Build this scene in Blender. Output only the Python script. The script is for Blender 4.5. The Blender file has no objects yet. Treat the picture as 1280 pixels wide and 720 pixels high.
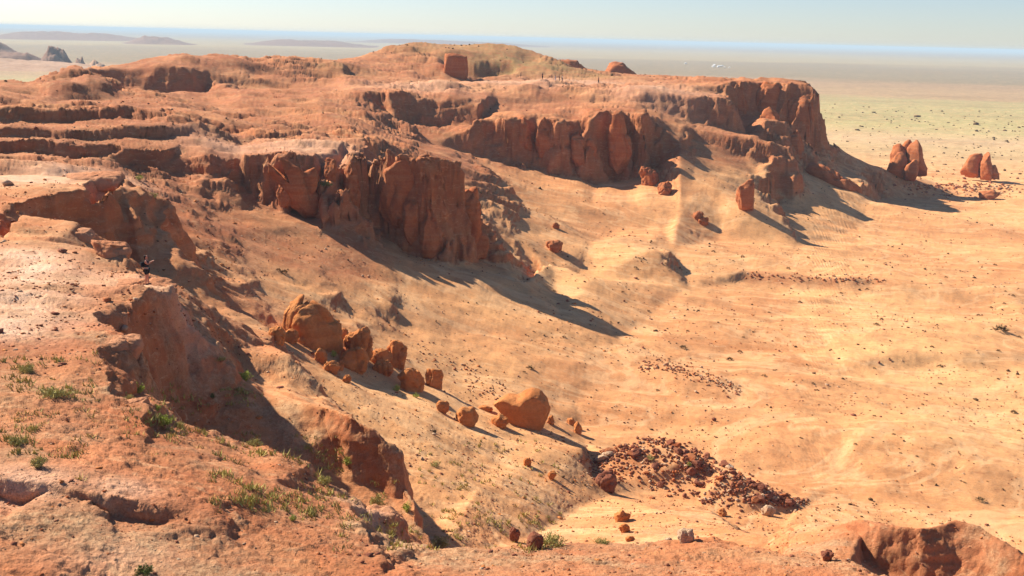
import bpy, bmesh, math, random, time, os
import numpy as np
from mathutils import Vector, Matrix
from mathutils.geometry import delaunay_2d_cdt
T0 = time.time()
R = math.radians
PREVIEW = False
scn = bpy.context.scene
col = scn.collection
# ------------------------------------------------------------------ camera
F = 1372.0; PITCH = R(12.85); ROLL = R(1.43)
Fw = np.array([0, math.cos(PITCH), -math.sin(PITCH)])
U0 = np.array([0, math.sin(PITCH), math.cos(PITCH)]); R0 = np.array([1.0, 0, 0])
Rt = R0*math.cos(ROLL) + U0*math.sin(ROLL)
Up = -R0*math.sin(ROLL) + U0*math.cos(ROLL)

def ray(u, v):
    return Fw + Rt*((u-640)/F) + Up*((360-v)/F)
def thslope(u, v):
    d = ray(u, v); h = math.hypot(d[0], d[1])
    return math.atan2(d[0], d[1]), d[2]/h
def project(p):
    p = np.asarray(p, float); c = p @ Fw
    return 640 + F*(p @ Rt)/c, 360 - F*(p @ Up)/c
def P(u, v, r):
    th, t = thslope(u, v); return (th, r, r*t)
def Zp(u, v, z):
    th, t = thslope(u, v); return (th, z/t, z)
def Q(u, r, z):
    a, b = -900, 3000
    for _ in range(40):
        m = (a+b)/2
        if thslope(u, m)[1] > z/r: a = m
        else: b = m
    return (thslope(u, a)[0], r, z)

# ------------------------------------------------------------------ noise
def _h(ix, iy, iz, seed):
    n = (ix.astype(np.uint32)*np.uint32(374761393) + iy.astype(np.uint32)*np.uint32(668265263)
         + iz.astype(np.uint32)*np.uint32(2246822519) + np.uint32((seed*3266489917) & 0xffffffff))
    n = (n ^ (n >> np.uint32(13)))*np.uint32(1274126177)
    return n ^ (n >> np.uint32(16))
_a = np.arange(16)*math.pi/8
G2x = np.cos(_a).astype(np.float32); G2y = np.sin(_a).astype(np.float32)
_g = np.random.RandomState(5).normal(size=(32, 3)); _g /= np.linalg.norm(_g, axis=1)[:, None]; G3 = _g.astype(np.float32)
def pn2(x, y, seed=0):
    x = np.asarray(x, np.float32); y = np.asarray(y, np.float32)
    xi = np.floor(x); yi = np.floor(y); fx = x-xi; fy = y-yi
    ix = xi.astype(np.int32); iy = yi.astype(np.int32); z = np.zeros(1, np.int32)
    u = fx*fx*fx*(fx*(fx*6-15)+10); w = fy*fy*fy*(fy*(fy*6-15)+10)
    def g(a, b):
        k = _h(ix+a, iy+b, z, seed) & np.uint32(15)
        return G2x[k]*(fx-a) + G2y[k]*(fy-b)
    a = g(0, 0); a += u*(g(1, 0)-a); b = g(0, 1); b += u*(g(1, 1)-b)
    return (a + w*(b-a))*1.4
def pn3(x, y, q, seed=0):
    x = np.asarray(x, np.float32); y = np.asarray(y, np.float32); q = np.asarray(q, np.float32)
    xi = np.floor(x); yi = np.floor(y); zi = np.floor(q); fx = x-xi; fy = y-yi; fz = q-zi
    ix = xi.astype(np.int32); iy = yi.astype(np.int32); iz = zi.astype(np.int32)
    u = fx*fx*(3-2*fx); w = fy*fy*(3-2*fy); s = fz*fz*(3-2*fz)
    def g(a, b, c):
        k = _h(ix+a, iy+b, iz+c, seed) & np.uint32(31)
        return G3[k, 0]*(fx-a) + G3[k, 1]*(fy-b) + G3[k, 2]*(fz-c)
    def pl(c):
        a = g(0, 0, c); a += u*(g(1, 0, c)-a); b = g(0, 1, c); b += u*(g(1, 1, c)-b)
        return a + w*(b-a)
    a = pl(0); return (a + s*(pl(1)-a))*1.5
def fb2(x, y, o=4, seed=0, gain=.5):
    t = 0; a = 1
    for i in range(o): t = t + a*pn2(x*2**i, y*2**i, seed+i*7); a *= gain
    return t
def fb3(x, y, z, o=4, seed=0, gain=.5):
    t = 0; a = 1
    for i in range(o): t = t + a*pn3(x*2**i, y*2**i, z*2**i, seed+i*7); a *= gain
    return t
def sst(a, b, x):
    t = np.clip((x-a)/(b-a), 0, 1); return t*t*(3-2*t)

# ------------------------------------------------------------------ survey of the land: break lines (azimuth, distance, height)
L = []
def line(*pts): L.append(list(pts))
def PL(s):   # "u,v,r u,v,r"
    return [P(*map(float, a.split(','))) for a in s.split()]
def QL(s):
    return [Q(*map(float, a.split(','))) for a in s.split()]
def ZL(s):
    return [Zp(*map(float, a.split(','))) for a in s.split()]
# ground under the camera
line(*QL('-900,6,-12.5 200,6,-12.5 640,6,-13 1100,6,-13.5 2200,6,-14'))
line(*QL('-420,16,-13.6 0,16,-13.6 300,16,-13.8 640,18,-14 1000,18,-14.5 1300,18,-15 1700,18,-15.5'))
line(*PL('-300,720,27 0,720,27.6 150,720,27.8 300,720,28 480,720,28.6 640,720,30 800,720,31 1000,722,32 1100,724,33'))
line(*QL('1300,30,-20 1700,28,-20'))
line(*PL('-300,655,29.6 0,655,30.6 150,672,30 300,680,30.5 480,690,31'))
# small scarp at lower left
line(*PL('-300,597,34 -60,597,33.8 0,598,33.5 30,599,33.4 60,602,33.2 95,607,32.8 130,613,32.6 165,622,32.2 200,631,31.9 245,641,31.7 262,645,31.5'))
line(*PL('-300,628,33.4 0,624,33.3 30,632,33.1 60,616,33.0 95,622,32.6 130,645,32.1 165,652,31.8 205,655,31.5 235,648,31.5 258,647,31.35'))
# plateau behind the scarp
line(*PL('-300,540,39 0,540,39.2 90,545,39 180,560,38 260,580,37 340,605,36 430,628,35.5'))
line(*PL('-300,480,45 0,480,45 70,488,44 140,500,43.5 185,508,43 196,520,42.4'))
line(*PL('-300,420,53 0,420,53.5 60,430,52 120,432,51 165,424,52.5 180,430,52'))
line(*PL('-300,380,60 0,380,60 70,385,59 120,392,58 150,380,60.5 165,388,59.6'))
line(*PL('-300,340,69 0,340,69.5 80,350,67 150,357,65.8 190,352,66.5 214,354,66.2 212,362,65.4 170,372,62.5 150,380,60.5'))
line(*PL('-300,300,80 0,300,80 50,300,79.5 110,310,77 150,318,75 158,325,74'))
line(*PL('-300,265,93 0,265,93 30,266,92 60,272,90 100,280,87.5 113,288,86'))
line(*PL('-300,216,121 0,216,121 60,216,121 120,217,120 150,217,119 158,222,117 150,229,113 122,234,108 90,237,106 60,241,103 25,250,99 8,256,96.5'))
# faces below the plateau rim, ordered down the slope
line(*PL('158,228,116.6 152,250,114.5 124,278,108.5 92,270,105.3 62,266,102 30,264,98.6'))
line(*QL('20,92,-16.2 60,95,-19 100,98,-21 140,104,-21.5 165,104,-21.5'))
line(*PL('190,242,118 205,255,116 216,272,113 222,300,109.5 242,328,106.5 262,364,103 285,388,100 312,402,98 345,416,96'))
line(*PL('180,335,103.5 215,364,99.5 250,390,96.5 300,411,93'))
line(*PL('113,299,85.6 120,312,84 150,330,82 190,345,82 225,360,82 262,385,82 300,405,83 330,430,82'))
line(*PL('158,335,73.6 180,345,76 205,355,77'))
line(*PL('240,378,77.5 262,402,76.5 300,437,76.5 330,443,76 360,443,76 386,466,74.5 410,498,72.5'))
line(*PL('308,470,74 330,480,73.4 360,487,72.4 388,499,71.6'))
line(*QL('185,56,-19.5 230,57,-22.5 290,56,-23.6 350,55,-24.5 420,54.5,-25.2 480,54,-25.6 540,53,-26'))
line(*PL('165,398,59.2 171,418,58.9'))
line(*PL('180,445,51.6 178,472,51 185,490,50.6'))
line(*PL('196,532,42 205,541,41.6'))
line(*PL('214,368,66 228,392,66.6 245,418,66.8 265,440,66.8 300,476,66 330,495,65.2 370,499,64.3 400,503,63.5 440,520,61 475,540,60 498,560,59.5 511,588,58.8 511,607,58.3 503,623,57.8'))
line(*PL('300,471,69.5 330,488,68.5 370,492,67.5'))
line(*PL('178,448,60 205,475,62 235,505,62.8 270,530,62.2 310,553,61 350,570,60.2 390,583,59.6 430,600,59 470,613,58.3 495,622,57.9'))
line(*PL('200,512,45 240,530,45.6 280,546,46 330,558,47 385,590,48.5 430,616,50 480,645,51.5 530,680,52.5'))
line(*PL('262,580,37 300,568,42 350,567,42 385,580,41.5 396,598,40.5'))

line(*PL('410,640,37 460,638,38 490,640,38 498,645,37.8'))
line(*PL('490,662,37.5 508,680,37.2'))
line(*PL('540,688,35 600,683,36 680,682,36.3 760,680,36.5 830,676,37 890,674,37.3 940,684,36.6 1000,693,36 1060,700,35.4 1110,722,34.5'))
line(*QL('545,43,-23.5 640,44,-26 760,46,-28 890,47,-30 1000,44,-30 1120,41,-28'))
# red mound at lower right
line(*PL('960,672,70 1000,652,70 1040,652,68 1080,647,66.6 1110,651,66 1150,659,65.6 1170,656,66.5 1195,648,67.5 1225,656,67.2 1260,680,66 1300,703,65'))



line(*PL('1070,662,66.6 1082,700,64.9 1115,722,64.2 1150,735,63.6 1163,700,64.6 1188,725,64.6 1235,745,63.9 1300,775,62.8'))



line(*PL('985,690,64 1040,690,62.5 1065,712,60.5'))
line(*PL('1060,800,50 1150,830,50 1300,840,48'))
line(*QL('960,88,-42 1080,86,-42 1200,86,-43 1350,84,-43 1700,80,-43'))
# slope with the boulders, and the ground beneath the spurs
line(*QL('180,128,-21.8 215,121,-22.5 245,114,-24.5 280,108,-27 330,103,-29.5 380,98,-31 425,90,-32 460,80,-33 515,70,-33.5 540,62,-32'))
line(*PL('340,404,112 400,398,120 450,402,128 500,410,134'))
line(*PL('420,480,100 480,520,94 540,560,88 600,610,82 660,670,76'))
line(*PL('520,475,114 580,505,111 650,530,109 720,560,103 760,620,94'))
# floor of the basin
line(*ZL('560,420,-37.4 640,420,-38.9 760,440,-41.7 900,450,-43 1050,460,-44 1300,460,-45.5 1700,500,-47'))
line(*ZL('720,500,-41.3 860,510,-42.4 1050,530,-43.6 1300,540,-45'))
line(*ZL('760,590,-41 900,600,-42.5 1050,600,-43.6 1300,620,-44.6'))
line(*ZL('740,350,-41.8 860,360,-43.2 1000,380,-44.6 1300,400,-46.2 1700,430,-48'))
line(*ZL('930,338,-43.4 960,342,-43.6 1010,347,-43.8 1070,350,-44 1105,350,-44.4'))
line(*ZL('935,350,-44.9 1000,358,-45.1 1070,360,-45.2'))
line(*ZL('900,300,-43.8 1000,310,-45 1150,330,-46 1300,345,-46.8'))
line(*ZL('1150,357,-45 1200,363,-45.2 1260,368,-45.6'))
line(*ZL('1160,375,-46.2 1220,380,-46.4'))
line(*ZL('960,270,-44.5 1080,285,-46.6 1300,300,-48 1700,330,-50'))
line(*ZL('1100,250,-48 1200,245,-49.5 1300,250,-49.5 1700,280,-52'))
line(*ZL('1050,205,-51.5 1110,222,-49.5 1165,226,-49 1200,232,-48.6 1300,238,-49'))
line(*ZL('1040,178,-53 1300,190,-53 1700,215,-54'))
line(*QL('1030,800,-55 1350,800,-55 1750,800,-55'))
# middle mesa: talus, cliff foot, rim
line(*PL('230,266,148 300,296,148 400,328,148 500,360,148 600,385,150 700,398,154'))
line(*PL('60,214,150 160,218,158 200,226,160 240,240,160 300,262,159 345,280,157.5 400,294,157.5 450,306,158 485,322,158.5 540,336,159 600,342,161 650,350,164'))
line(*PL('478,296,170 488,302,168.5 510,316,167.5 545,320,167 590,326,171 625,328,175'))
line(*PL('120,190,168 155,193,170 180,194,172 210,194,174 240,194,173 262,190,170.5 276,191,173.5 300,191,174.5 322,191,170.5 345,190,168.5 362,190,170 378,190,173.5 398,189,175 416,188,171.5 436,188,171 447,190,174 453,208,182 466,206,183 474,195,176 482,193,171.5 500,192,169.5 530,194,169.5 549,197,171.5 553,215,176 560,245,177 580,270,177 600,298,176.5 622,316,177.5'))
line(*PL('156,209,168.6 180,212,170.4 210,215,172 240,216,171.4 262,212,169.3 300,226,171.6 322,245,168.6 345,258,166.6 368,260,168 390,248,171.9 412,246,172 440,256,169.6 453,262,173.5'))
line(*PL('300,183,186 380,176,190 440,180,188'))
line(*QL('470,196,-22.5 500,190,-24 560,188,-31 620,190,-36.5'))
line(*PL('560,205,225 600,235,218 640,290,202 690,330,188 740,345,180'))
line(*PL('480,172,240 530,192,236 600,215,236 660,262,225 740,300,215 820,315,205'))
line(*PL('640,262,240 700,276,240 780,288,243 830,286,247'))
# terraces at left
line(*QL('-300,136,-19.5 0,136,-20 100,138,-20.5 165,142,-21.5'))
line(*PL('-300,207,153 0,206,154 60,205,156 110,206,158'))
line(*PL('-300,199,168.3 0,199,168.3 50,199,169.4 90,198,168.8 140,199,170.3'))

line(*PL('-300,181,169.5 0,181,169.5 50,181,170.7 90,180,170 140,180,171.6 165,181,171.8 200,181,174 240,181,178 262,181,182 300,181,188'))
line(*PL('-300,175,175.9 0,175,175.9 40,174,177.4 80,173,176.4 110,173,178.4 160,175,179 200,176,181.5 232,175,184.5 262,172,187'))
line(*PL('-300,158,177.2 0,158,177.2 40,157,178.7 80,157,177.9 110,157,179.9 160,159,180.6 200,160,183.2 230,162,186.5 262,163,195'))
line(*PL('-300,149,189.8 0,149,189.8 40,148,191.2 70,149,190.6 105,149,193 135,149,192.5 165,150,195.5 200,153,195'))
line(*PL('-300,131,191 0,132,191 40,131,192.5 70,131,192 105,131,194.4 135,132,194 165,135,197 200,140,199 240,148,204 300,158,207 360,170,203'))
line(*QL('-300,215,-15.6 0,215,-15.6 90,217,-15.8 160,222,-16.2'))
line(*PL('160,134,230 220,132,240 260,138,235'))
# dome
line(*PL('-300,128,222 0,127,222 60,129,222 110,129,226 160,128,236'))
line(*PL('-300,118,258 -60,112,262 0,106,268 25,100,272 50,95,276 72,91,280 92,87,284 112,91,288 135,98,292 150,108,290'))
line(*PL('66,104,252 80,101,252 110,100,255 140,108,259 150,116,258'))
line(*PL('60,122,245 75,127,245 110,127,247 148,125,251'))
line(*QL('-300,300,-28 0,310,-26 50,320,-22 90,320,-17 120,322,-16'))
line(*QL('-300,420,-50 0,420,-50 80,420,-48 130,430,-46 220,450,-44 300,470,-44 400,490,-46'))
# sandy flat and the left cliff band
line(*PL('160,122,296 230,116,306 300,113,312 380,114,316 430,114,318'))
line(*PL('120,112,333 150,117,335 175,117,334 210,122,333 238,121,334 255,114,337'))
line(*PL('130,120,318 180,124,312 240,122,312'))
line(*PL('112,88,340 130,86,342 150,84,343 180,82,344 200,80,343 215,84,341 240,88,341 262,90,346'))
line(*PL('214,78,348 226,72,356 240,70,358 262,72,360 300,74,362 318,77,364 355,77,368 380,78,370 430,79,378'))
line(*PL('318,81,362 352,81,365 356,90,360 320,92,357'))
line(*PL('375,83,364 430,85,368 431,99,362 400,99,360 376,92,361'))
line(*PL('265,98,342 310,100,346 350,102,348 400,103,350 415,102,352'))
line(*PL('265,104,340 310,112,342 350,112,344 400,112,345 420,108,348'))
line(*QL('112,352,-12.5 160,365,-10.5 230,390,-8 300,400,-8.5 400,410,-9.5'))
# middle ground between the flat and the mesa
line(*PL('262,128,290 300,134,276 340,139,268 376,141,264 400,140,266'))
line(*PL('262,148,236 300,150,238 350,152,240 400,152,246 430,150,252'))
line(*PL('330,160,226 400,163,222 440,168,216 452,180,205'))
line(*PL('300,120,290 345,124,286 370,130,280'))
line(*PL('400,122,288 430,128,284 448,128,286'))
line(*PL('452,150,262 470,160,258 500,172,256 540,184,258'))
line(*PL('440,116,304 462,118,304 480,122,302'))
# upper rim
line(*PL('440,110,318 480,108,322 520,107,328 560,107,332 620,106,340 680,107,342 740,109,342 770,110,340 820,112,338 850,114,336'))
line(*PL('485,119,300 510,117,303 545,118,305 575,120,305 598,128,303 605,126,312 620,124,322 650,120,328 690,118,332 740,117,333 790,119,330 830,121,331 880,120,333 905,124,334'))
line(*PL('500,140,298.5 520,152,296.8 560,162,296 598,160,296.5 604,142,309 620,134,319 650,130,323.5 690,127,328 740,126,329.5 790,127,327'))
line(*PL('478,136,300 495,150,293 530,160,289'))
line(*PL('620,138,312 650,136,314 720,134,316 780,134,316'))
# second cliff band
line(*PL('520,158,290 560,168,286 585,162,286 592,150,288 615,149,292 640,148,287 656,148,286.5 668,150,291 684,150,287 700,149,286.5 712,152,291 728,152,291 738,150,288 748,140,290 765,138,291 780,138,297 800,137,295 815,148,299'))
line(*PL('540,180,280 590,192,284 640,206,283.5 680,216,283 720,222,282 745,232,282 770,228,285 800,218,288 818,212,292'))

line(*PL('560,186,262 620,222,256 680,246,252 740,258,252 800,262,255 850,262,258'))
line(*PL('830,160,300 850,180,294 870,210,284 900,240,272 940,268,262'))
# third band, towards the headland
line(*PL('830,140,326 850,146,326.5 880,156,327.5 910,162,329 940,168,331 960,150,345'))
line(*PL('865,160,316 890,166,315 920,170,315 950,172,316 975,180,317'))
line(*PL('868,173,311 900,186,310.5 930,196,310.5 960,202,311'))
line(*PL('950,235,290 1000,240,308 1040,246,322 1082,252,334'))
line(*PL('860,113,345 880,108,360 905,104,368 920,101,372 950,101,376 985,101,375 1006,102,373 1018,107,371 1020,118,373 1020,150,374'))
line(*PL('906,118,367 912,140,366.5 935,146,369 960,150,370 985,160,368 1005,175,366 1018,188,368 1024,185,374'))
line(*PL('930,170,340 960,190,338 990,214,336 1010,220,340 1040,228,346 1068,236,346 1080,246,342'))
line(*PL('1028,172,384 1050,186,386 1075,198,390 1095,208,394 1108,214,396'))
line(*PL('1036,196,374 1060,208,376 1090,218,380'))
line(*QL('860,400,-13.5 905,400,-12.8 960,410,-12.8 1000,398,-13.2'))
line(*QL('860,470,-14.4 905,440,-14 960,430,-14.2 1000,412,-16'))
line(*QL('800,520,-50 860,500,-50 910,475,-50 960,455,-50 1008,440,-50 1028,410,-48 1045,408,-49'))
# plateau and hill
line(*PL('430,102,350 460,104,345 500,104,350 550,105,350 600,104,352'))
line(*PL('432,82,384 440,80,398 455,72,424 470,65,440 485,60,448 500,56,456 530,53.5,466 570,53,470 610,53.5,470 640,56,468 655,60,464 680,69,458 700,77,452 720,85,445 740,91,438 760,96,430'))
line(*PL('440,95,372 470,92,380 510,86,396 545,72,425 560,64,440 600,66,448 630,68,448'))
line(*PL('470,100,362 520,101,368 552,101,388 556,90,392'))
line(*PL('592,78,431 610,73,438 640,76,438 650,86,430'))
line(*PL('594,100,424 606,100,426 622,96,430 640,93,430'))
line(*PL('590,104,392 640,99,402 690,99,404 720,101,402 760,104,392'))
line(*QL('430,470,-12 470,520,-12 560,560,-14 640,560,-14 720,540,-14 790,500,-14.6'))
line(*QL('-300,700,-54 400,700,-54 560,700,-52 700,680,-52 800,640,-52'))
line(*QL('-900,60,-16 -900,200,-25 -900,500,-52'))
line(*QL('-900,1250,-57 100,1250,-57 640,1250,-57 1280,1250,-57 2200,1250,-57'))
line(*QL('2200,60,-42 2200,200,-48 2200,500,-53'))

# mound of rubble, small rises of the basin
line(*ZL('742,576,-41.6 765,562,-40.6 795,553,-39.9 830,549,-39.5 870,562,-39.9 910,583,-40.6 960,607,-41.6 995,624,-42.6'))
line(*ZL('735,590,-42 770,596,-42.1 800,612,-42.5 870,630,-42.9 930,642,-43.1 990,640,-43.4'))
line(*QL('730,111,-42 790,110,-42.4 850,108,-42.5 920,105,-42.7 1000,102,-43'))
line(*ZL('795,462,-42 830,452,-41.6 860,462,-41.8 900,474,-42.2 930,492,-42.8'))
line(*ZL('685,352,-41.6 703,343,-40.4 722,352,-41.8'))
line(*ZL('760,300,-41 785,297,-40.2 815,304,-40.8 840,312,-42'))
line(*ZL('1050,530,-43.2 1090,522,-42.8 1130,524,-43.2'))
line(*ZL('1060,440,-43.6 1120,438,-43.2 1200,446,-44.2'))
RMIN, RMAX = 6.0, 1200.0
S0, S1 = math.log(RMIN), math.log(RMAX)
TH0, TH1 = R(-36), R(36)
NT, NS = (1000, 1500) if PREVIEW else (1500, 2500)
pts = []; edges = []
for ln in L:
    b = len(pts)
    for i, (th, r, z) in enumerate(ln):
        pts.append((th, math.log(r), z))
        if i: edges.append((b+i-1, b+i))
SC = 3.0
v2 = [Vector((p[0]*SC, p[1])) for p in pts]
ov, oe, of, ovo, oeo, ofo = delaunay_2d_cdt(v2, edges, [], 0, 1e-5)
oz = []
for i, v in enumerate(ov):
    if ovo[i]: oz.append(sum(pts[k][2] for k in ovo[i])/len(ovo[i]))
    else:
        best = None                       # crossing of two break lines: mean of the two heights
        zs = []
        for (a, b) in edges:
            A, B = v2[a], v2[b]; ab = B-A
            if ab.length < 1e-9: continue
            t = (v-A).dot(ab)/ab.length_squared
            if -1e-4 <= t <= 1.0001 and (A+ab*t-v).length < 1e-4: zs.append(pts[a][2]*(1-t)+pts[b][2]*t)
        if len(zs) > 1: print('CROSS u,v~', [round(c) for c in project((math.exp(v.y)*math.sin(v.x/SC), math.exp(v.y)*math.cos(v.x/SC), zs[0]))], 'r', round(math.exp(v.y)), [round(q, 1) for q in zs])
        oz.append(sum(zs)/max(1, len(zs)))
ths = np.linspace(TH0, TH1, NT).astype(np.float64); ss = np.linspace(S0, S1, NS)
H = np.full((NT, NS), np.nan)
for f in of:
    tri0 = list(f)
    for k in range(1, len(tri0)-1):
        tri = [tri0[0], tri0[k], tri0[k+1]]
        xs = [(ov[i].x/SC - TH0)/(TH1-TH0)*(NT-1) for i in tri]; ys = [(ov[i].y - S0)/(S1-S0)*(NS-1) for i in tri]
        x0 = max(0, math.ceil(min(xs)-1e-6)); x1 = min(NT-1, math.floor(max(xs)+1e-6)); y0 = max(0, math.ceil(min(ys)-1e-6)); y1 = min(NS-1, math.floor(max(ys)+1e-6))
        if x1 < x0 or y1 < y0: continue
        X, Y = np.meshgrid(np.arange(x0, x1+1), np.arange(y0, y1+1), indexing='ij')
        d = (xs[1]-xs[0])*(ys[2]-ys[0]) - (xs[2]-xs[0])*(ys[1]-ys[0])
        if abs(d) < 1e-9: continue
        w1 = ((X-xs[0])*(ys[2]-ys[0]) - (xs[2]-xs[0])*(Y-ys[0]))/d
        w2 = ((xs[1]-xs[0])*(Y-ys[0]) - (X-xs[0])*(ys[1]-ys[0]))/d
        w0 = 1-w1-w2; m = (w0 > -1e-4) & (w1 > -1e-4) & (w2 > -1e-4)
        val = w0*oz[tri[0]] + w1*oz[tri[1]] + w2*oz[tri[2]]
        sub = H[x0:x1+1, y0:y1+1]; sub[m] = val[m]
bad = np.isnan(H)
print('nan cells', bad.sum())
if bad.any():
    for i in range(NT):
        b = np.isnan(H[i])
        if b.any() and not b.all(): H[i][b] = np.interp(ss[b], ss[~b], H[i][~b])
def blur(A, sx, sy):
    for ax, s in ((0, sx), (1, sy)):
        if s <= 0: continue
        n = int(math.ceil(3*s)); k = np.exp(-0.5*(np.arange(-n, n+1)/s)**2); k /= k.sum()
        pad = [(0, 0), (0, 0)]; pad[ax] = (n, n); B = np.pad(A, pad, mode='edge'); o = np.zeros_like(A)
        for i, w in enumerate(k):
            o += w*(B[i:i+A.shape[0]] if ax == 0 else B[:, i:i+A.shape[1]])
        A = o
    return A
rr = np.exp(ss)
dth = ths[1]-ths[0]; dss = ss[1]-ss[0]
def grad(A):
    gt = np.gradient(A, axis=0)/dth/rr[None, :]; gr = np.gradient(A, axis=1)/dss/rr[None, :]
    return gt, gr
q = NS/2500.0
DBG = os.environ.get('DBG')
H = blur(H, .6*q, .6*q)
Hs = blur(H, 2.6*q, 2.6*q)
gt, gr = grad(blur(H, 2*q, 2*q)); sl = np.hypot(gt, gr)
w = blur(sst(.45, .8, sl), 4*q, 3*q); w = np.clip(w*1.6, 0, 1)
H = Hs*(1-w) + H*w
# rounded buttresses and gullies: shift the cliffs along the fall line
gt, gr = grad(blur(H, 9*q, 10*q)); gl = np.hypot(gt, gr) + 1e-6
TT, SS = np.meshgrid(ths.astype(np.float32), ss.astype(np.float32), indexing="ij"); RR = np.exp(SS); H = H.astype(np.float32)
X = (RR*np.sin(TT)).astype(np.float32); Y = (RR*np.cos(TT)).astype(np.float32)
far = sst(60, 170, RR); amp = (.35 + .65*far)
wx = X + 1.5*pn2(X/7, Y/7, 3); wy = Y + 1.5*pn2(X/7+40, Y/7, 4)
fl = 1.5*(1 - 2.4*np.abs(pn2(wx/(8.5), wy/8.5, 11)))*sst(60, 150, RR); fl2 = 1-2.2*np.abs(pn2(wx/2.9, wy/2.9, 12)); fl3 = pn2(wx/1.1, wy/1.1, 13)
lf = pn2(X/24, Y/24, 14)
warp = amp*(1.9*fl + .75*fl2 + .28*fl3 + 1.3*lf*sst(60, 150, RR)) - .6*amp
warp *= sst(.32, .8, gl)
warp += sst(90, 50, RR)*sst(.1, .3, gl)*(.22*pn2(X/1.3, Y/1.3, 17) + .12*pn2(X/.5, Y/.5, 18))
if DBG: warp *= 0
ct = -gt/gl; cr = -gr/gl      # downhill direction (azimuthal, radial)
si = (TT - ct*warp/RR - TH0)/dth*1.0; sj = (SS - cr*warp/RR - S0)/dss
def samp(A, i, j):
    i = np.clip(i, 0, A.shape[0]-1.001); j = np.clip(j, 0, A.shape[1]-1.001)
    a = i.astype(np.int32); b = j.astype(np.int32); fi = i-a; fj = j-b
    return (A[a, b]*(1-fi)*(1-fj) + A[a+1, b]*fi*(1-fj) + A[a, b+1]*(1-fi)*fj + A[a+1, b+1]*fi*fj)
H = samp(H, si, sj)
# general unevenness of ground, in metres
gt, gr = grad(H); sl = np.hypot(gt, gr)
nearw = sst(140, 40, RR)
bas = sst(-34, -38, H)
und = .55*fb2(X/34, Y/22, 3, 21)*sst(30, 120, RR) + .30*fb2(X/9, Y/6.0, 3, 31)*sst(15, 130, RR) + .5*bas*fb2(X/40, Y/17, 2, 23)
# ledges: sloping ground of the cliffs breaks into hard and soft beds
bed = 1.7 + .5*pn2(X/60, Y/60, 9)
ph = (H + .5*fb2(X/15, Y/15, 3, 51))/bed
fr = ph - np.floor(ph); stair = sst(.55, .95, fr) - fr
rockz = sst(-36, -30, H)*sst(.16, .42, gl)*sst(.0, .5, .3+pn2(X/26, Y/26, 19)) 
if DBG: und *= 0; stair *= 0
H = H + und*(.25+.75*sst(1.6, .5, sl)) + stair*bed*.3*rockz*sst(130, 150, RR)
# low ledges: hard beds left standing on the plateau and on the near shelf
nn = fb2(X/16, Y/9, 4, 33, .55); nn2 = fb2(X/7, Y/3.6, 4, 37, .55)
lz = 0; lz2 = 0
for t_ in (-.5, -.24, .0, .22, .46):
    lz = lz + sst(t_, t_+.03, nn) - .5; lz2 = lz2 + sst(t_, t_+.03, nn2) - .5
zone = sst(-27, -22, H)*sst(118, 150, RR)*sst(520, 430, RR)*sst(1.0, .45, sl)
zone2 = sst(-19, -17, H)*sst(24, 30, RR)*sst(120, 100, RR)*sst(.7, .3, sl)
zone3 = sst(-35, -39, H)*sst(70, 100, RR)*sst(600, 400, RR)
if not DBG: 
    pz = .4+.6*sst(-.1, .35, pn2(X/48, Y/30, 43)); pz2 = .2+.8*sst(.0, .35, pn2(X/12, Y/9, 44))*sst(36, 44, RR)
    H = H + .5*lz*zone*pz + .10*lz2*zone2*pz2
# rills down the soft slopes
rl = 1-np.abs(pn2(X/2.4, Y/5.5, 61))*2
H = H + .05*rl*sst(.2, .5, gl)*sst(1.2, .6, gl)
H = H.astype(np.float32)
print('height raster', round(time.time()-T0, 1))

def hz(x, y):
    th = np.arctan2(x, y); s = np.log(np.hypot(x, y))
    return samp(H, np.atleast_1d((th-TH0)/dth), np.atleast_1d((s-S0)/dss))
def hit(u, v, rmin=20):
    """where the sight line through a point of the survey photo meets the ground"""
    th, t = thslope(u, v)
    row = samp(H, np.full(NS, (th-TH0)/dth), np.arange(NS, dtype=float)*1.0)
    k = np.nonzero((row >= rr*t) & (rr > rmin))[0]
    if len(k) == 0: r = -56/t if t < 0 else 1000
    else:
        k = k[0]
        if k > 0:
            a = row[k-1]-rr[k-1]*t; b = row[k]-rr[k]*t; f = a/(a-b) if a != b else 0
            r = rr[k-1]+(rr[k]-rr[k-1])*min(1, max(0, f))
        else: r = rr[k]
    return np.array([r*math.sin(th), r*math.cos(th), r*t]), r

# ------------------------------------------------------------------ terrain mesh
MT, MS = (800, 800) if PREVIEW else (1250, 1150)
dz = np.diff(H, axis=1); tt = -H[:, :-1]/RR[:, :-1]
met = np.sqrt((np.abs(tt)*dss)**2 + (dz/RR[:, :-1])**2) + .035*dss
met = met*sst(8, 24, RR[:, :-1]) + .02*dss
met = blur(met, 38*q, 3*q) + .25*np.abs(tt[:, :]).mean()*dss*0
met[:, :] = met
cum = np.concatenate([np.zeros((NT, 1)), np.cumsum(met, axis=1)], axis=1); cum /= cum[:, -1:]
ui = np.linspace(0, NT-1, MT); SJ = np.zeros((MT, MS))
tgt = np.linspace(0, 1, MS)
for i in range(MT):
    a = int(min(NT-2, math.floor(ui[i]))); f = ui[i]-a
    c = cum[a]*(1-f) + cum[a+1]*f
    SJ[i] = np.interp(tgt, c, np.arange(NS))
UI = np.repeat(ui[:, None], MS, 1)
VZ = samp(H, UI, SJ).astype(np.float32)
VS = S0 + SJ*dss; VT = TH0 + UI*dth; VR = np.exp(VS)
VX = (VR*np.sin(VT)).astype(np.float32); VY = (VR*np.cos(VT)).astype(np.float32)
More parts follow.
